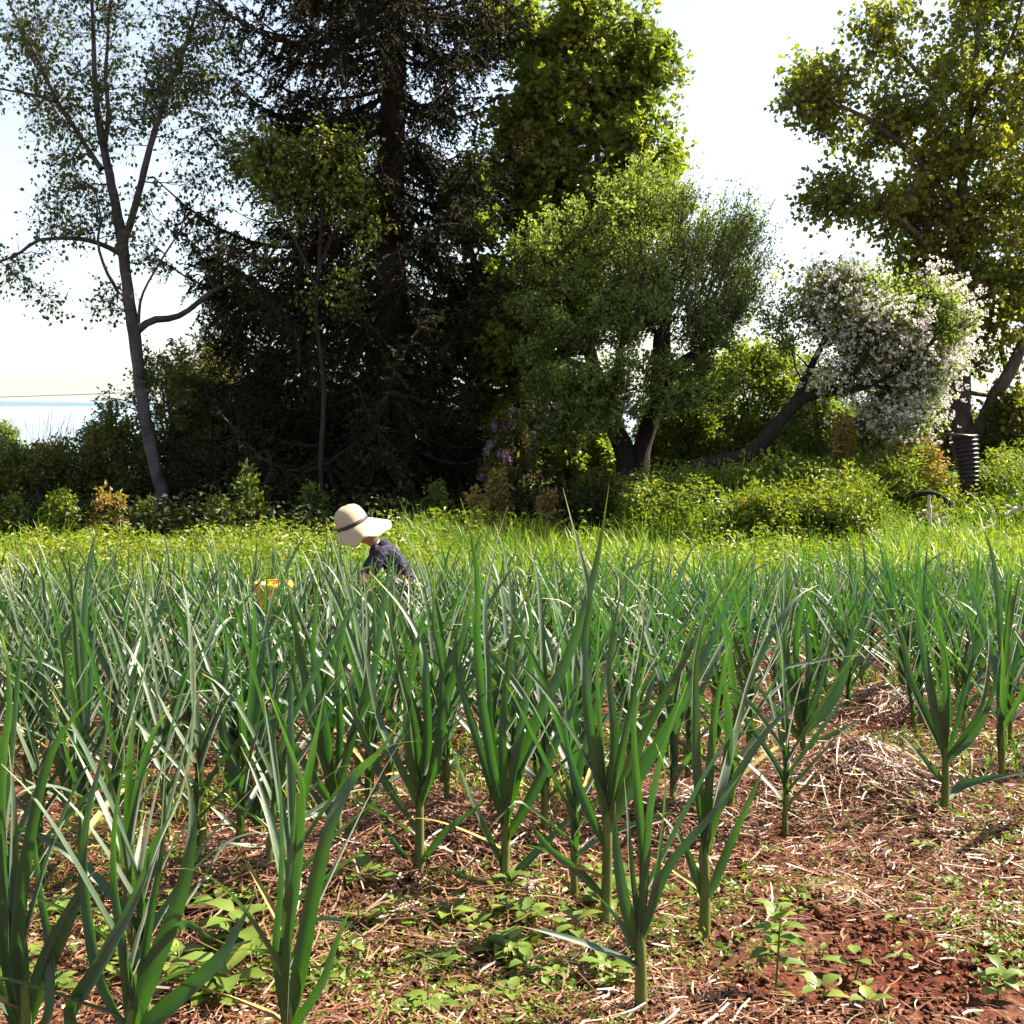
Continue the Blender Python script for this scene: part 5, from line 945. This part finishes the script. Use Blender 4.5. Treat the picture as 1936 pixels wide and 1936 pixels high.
for hi, dd0 in ((14, -.12), (18, .12)):
    hp = nd[hi][0]
    for k, (ox, od, ln) in enumerate(((-.004, -.016, .040), (-.010, -.006, .046), (-.010, .004, .043), (-.006, .014, .034))):
        i = len(nd); a = hp + Vector((ox, od, -.014)); b = a + Vector((-.012, od * .3, -ln * .5)); c = b + Vector((.004, 0, -ln * .5)); nd += [(a, .0075), (b, .0065), (c, .005)]; ed += [(hi, i), (i, i + 1), (i + 1, i + 2)]
    i = len(nd); a = hp + Vector((.010, -.012, -.008)); b = a + Vector((.006, -.006, -.022)); nd += [(a, .008), (b, .006)]; ed += [(hi, i), (i, i + 1)]
skinned('body', nd, ed, skin, 0, 2)
shirt, shn, shp = newmat('purple_cloth'); t1_ = noise(shn, 26, 3, .6, coords(shn)); t2_ = noise(shn, 9, 3, .55, coords(shn, (1, 1, 1.8)), 1.5); r1_ = ramp(shn, [(.3, (.022, .022, .042)), (.6, (.048, .044, .075)), (.75, (.075, .045, .09))], t1_.outputs[0])
shn.links.new(r1_.outputs[0], shp.inputs['Base Color']); shp.inputs['Roughness'].default_value = .95; shp.inputs['Specular IOR Level'].default_value = .1; bump(shn, shp, t2_.outputs[0], 1.0, .05)
sn = [(PP(764, 1112), .092), (PP(760, 1082), .090), (PP(742, 1049), .092), (PP(727, 1037), .080), (PP(711, 1029), .050), (PP(722, 1042, -.085), .056), (PP(706, 1072, -.12), .040), (PP(694, 1090, -.13), .036), (PP(722, 1042, .085), .056), (PP(700, 1072, .12), .042), (PP(686, 1090, .13), .036)]
skinned('shirt', sn, [(0, 1), (1, 2), (2, 3), (3, 4), (2, 5), (5, 6), (6, 7), (2, 8), (8, 9), (9, 10)], shirt, 0, 2)
tn = [(PP(766, 1122), .092), (PP(758, 1130, -.06), .074), (PP(704, 1130, -.09), .055), (foot(734, -.09) + Vector((0, 0, .08)), .040), (PP(758, 1130, .06), .074), (PP(700, 1130, .09), .055), (foot(731, .09) + Vector((0, 0, .08)), .040)]
skinned('trousers', tn, [(0, 1), (1, 2), (2, 3), (0, 4), (4, 5), (5, 6)], plain('dark_denim', (.04, .05, .09), .9, .1, .3, 60), 0, 2)
skinned('collar', [(PP(712, 1022, -.045), .014), (PP(709, 1016, -.02), .018), (PP(709, 1016, .02), .018), (PP(714, 1022, .04), .014)], [(0, 1), (1, 2), (2, 3)], plain('white_cotton', (.85, .84, .80), .9, .1, .05), 1, 2)
for dd in (-.09, .09):
    f = foot(716, dd); skinned('shoe', [(f + Vector((.055, 0, .012)), .036), (f + Vector((0, 0, .010)), .032), (f + Vector((-.055, 0, .004)), .027)], [(0, 1), (1, 2)], plain('shoe_rubber', (.05, .05, .06), .5), 1, 1)
# straw hat
def hatmat():
    m, n, p = newmat('straw_hat'); v = coords(n); wv = n.nodes.new('ShaderNodeTexWave'); wv.inputs['Scale'].default_value = 70; wv.inputs['Distortion'].default_value = 2; n.links.new(v, wv.inputs[0]); t = noise(n, 120, 3, .6, v)
    r = ramp(n, [(.2, (.42, .31, .19)), (.8, (.66, .54, .37))], t.outputs[0]); n.links.new(r.outputs[0], p.inputs['Base Color']); p.inputs['Roughness'].default_value = .7; bump(n, p, wv.outputs[1], .5, .002)
    tr = n.nodes.new('ShaderNodeBsdfTranslucent'); n.links.new(r.outputs[0], tr.inputs[0]); mx = n.nodes.new('ShaderNodeMixShader'); mx.inputs[0].default_value = .25; n.links.new(p.outputs[0], mx.inputs[1]); n.links.new(tr.outputs[0], mx.inputs[2]); n.links.new(mx.outputs[0], n.nodes['Material Output'].inputs[0]); return m
hc = PP(666, 990); up = Vector((-.40, -.10, .90)).normalized(); fx = Vector((1, 0, .40)); fx = (fx - up * fx.dot(up)).normalized(); fy = up.cross(fx)
NA = 64; an = np.linspace(0, 2 * math.pi, NA + 1)[:-1]
def ring(r, h, sx=1.0, sy=1.12):
    r = np.broadcast_to(r, an.shape); h = np.broadcast_to(h, an.shape); return [hc + fx * float(a * math.cos(t) * sx) + fy * float(a * math.sin(t) * sy) + up * float(b) for a, b, t in zip(r, h, an)]
R0 = .088; rings = [ring(.003, .100), ring(.030, .098), ring(.055, .088), ring(.072, .068), ring(.081, .040), ring(R0 - .002, .012), ring(R0, -.008)]
cosA, sinA = np.cos(an), np.sin(an)
for k in range(1, 8):
    f = k / 7; ext = .078 * (1 + .30 * cosA) ; drop = .074 * f ** 1.1 * (1 + .12 * cosA) ; wave = .010 * f * np.sin(5 * an + 1) + .008 * f * np.sin(9 * an)
    front = np.clip(-cosA, 0, 1); rings.append(ring(R0 + ext * f * (1 - .5 * front), -.010 - drop + .02 * front * f + wave))
V = []; off = person.location
for rg in rings: V += [tuple(p - off) for p in rg]
nr_ = len(rings); F = [(k * NA + i, k * NA + (i + 1) % NA, (k + 1) * NA + (i + 1) % NA, (k + 1) * NA + i) for k in range(nr_ - 1) for i in range(NA)]
hat = mesh('sun_hat', V, F, hatmat(), person); sm_ = hat.modifiers.new('thick', 'SOLIDIFY'); sm_.thickness = .003
V = []
for (r1, h1) in ((R0 + .003, -.006), (R0 + .004, .004), (R0 + .0025, .014), (R0 - .003, .016)): V += [tuple(p - off) for p in ring(r1, h1)]
F = [(k * NA + i, k * NA + (i + 1) % NA, (k + 1) * NA + (i + 1) % NA, (k + 1) * NA + i) for k in range(3) for i in range(NA)]
mesh('hat_band', V, F, plain('dark_ribbon', (.03, .02, .03), .6, .3, .1), hat)
# toy bucket
bc = G(517, 1235); bc = W(517, 1112, 6.0); zb = float(gz(bc[0], 6.0)); bk = empty('bucket', (bc[0], 6.0, zb + .02), 'orange plastic bucket with yellow rim half hidden by garlic left of the child', 'bucket')
hgt = bc[2] + .028 - zb - .02; rt, rb = .085, .062; an2 = np.linspace(0, 2 * math.pi, 41)[:-1]; V = []; prs = ((.002, .0), (rb, .0), (rb + (rt - rb) * .5, hgt * .5), (rt, hgt), (rt - .004, hgt), (rb - .004, .006), (.002, .006))
for (r1, z1) in prs: V += [(r1 * math.cos(a), r1 * math.sin(a), z1) for a in an2]
F = [(k * 40 + i, k * 40 + (i + 1) % 40, (k + 1) * 40 + (i + 1) % 40, (k + 1) * 40 + i) for k in range(len(prs) - 1) for i in range(40)]
mesh('pail', V, F, plain('orange_plastic', (.85, .30, .01), .4, .5, .04), bk)
V = []
for (r1, z1) in ((rt, hgt - .03), (rt + .008, hgt - .028), (rt + .009, hgt + .002), (rt - .006, hgt + .002)): V += [(r1 * math.cos(a), r1 * math.sin(a), z1) for a in an2]
F = [(k * 40 + i, k * 40 + (i + 1) % 40, (k + 1) * 40 + (i + 1) % 40, (k + 1) * 40 + i) for k in range(3) for i in range(40)]
mesh('rim', V, F, plain('yellow_plastic', (.75, .42, .04), .4, .5, .04), bk)
t = np.linspace(0, math.pi, 24); P = np.stack([rt * 1.02 * np.cos(t), -rt * 1.05 * np.sin(t), hgt - .02 - .05 * np.sin(t)], -1); V, F, uv = tubes(P, np.full(24, .0035), 6); mesh('handle', V, F, bpy.data.materials['yellow_plastic'], bk)
print('objects', len(bpy.data.objects), 'faces', sum(len(m.polygons) for m in bpy.data.meshes))
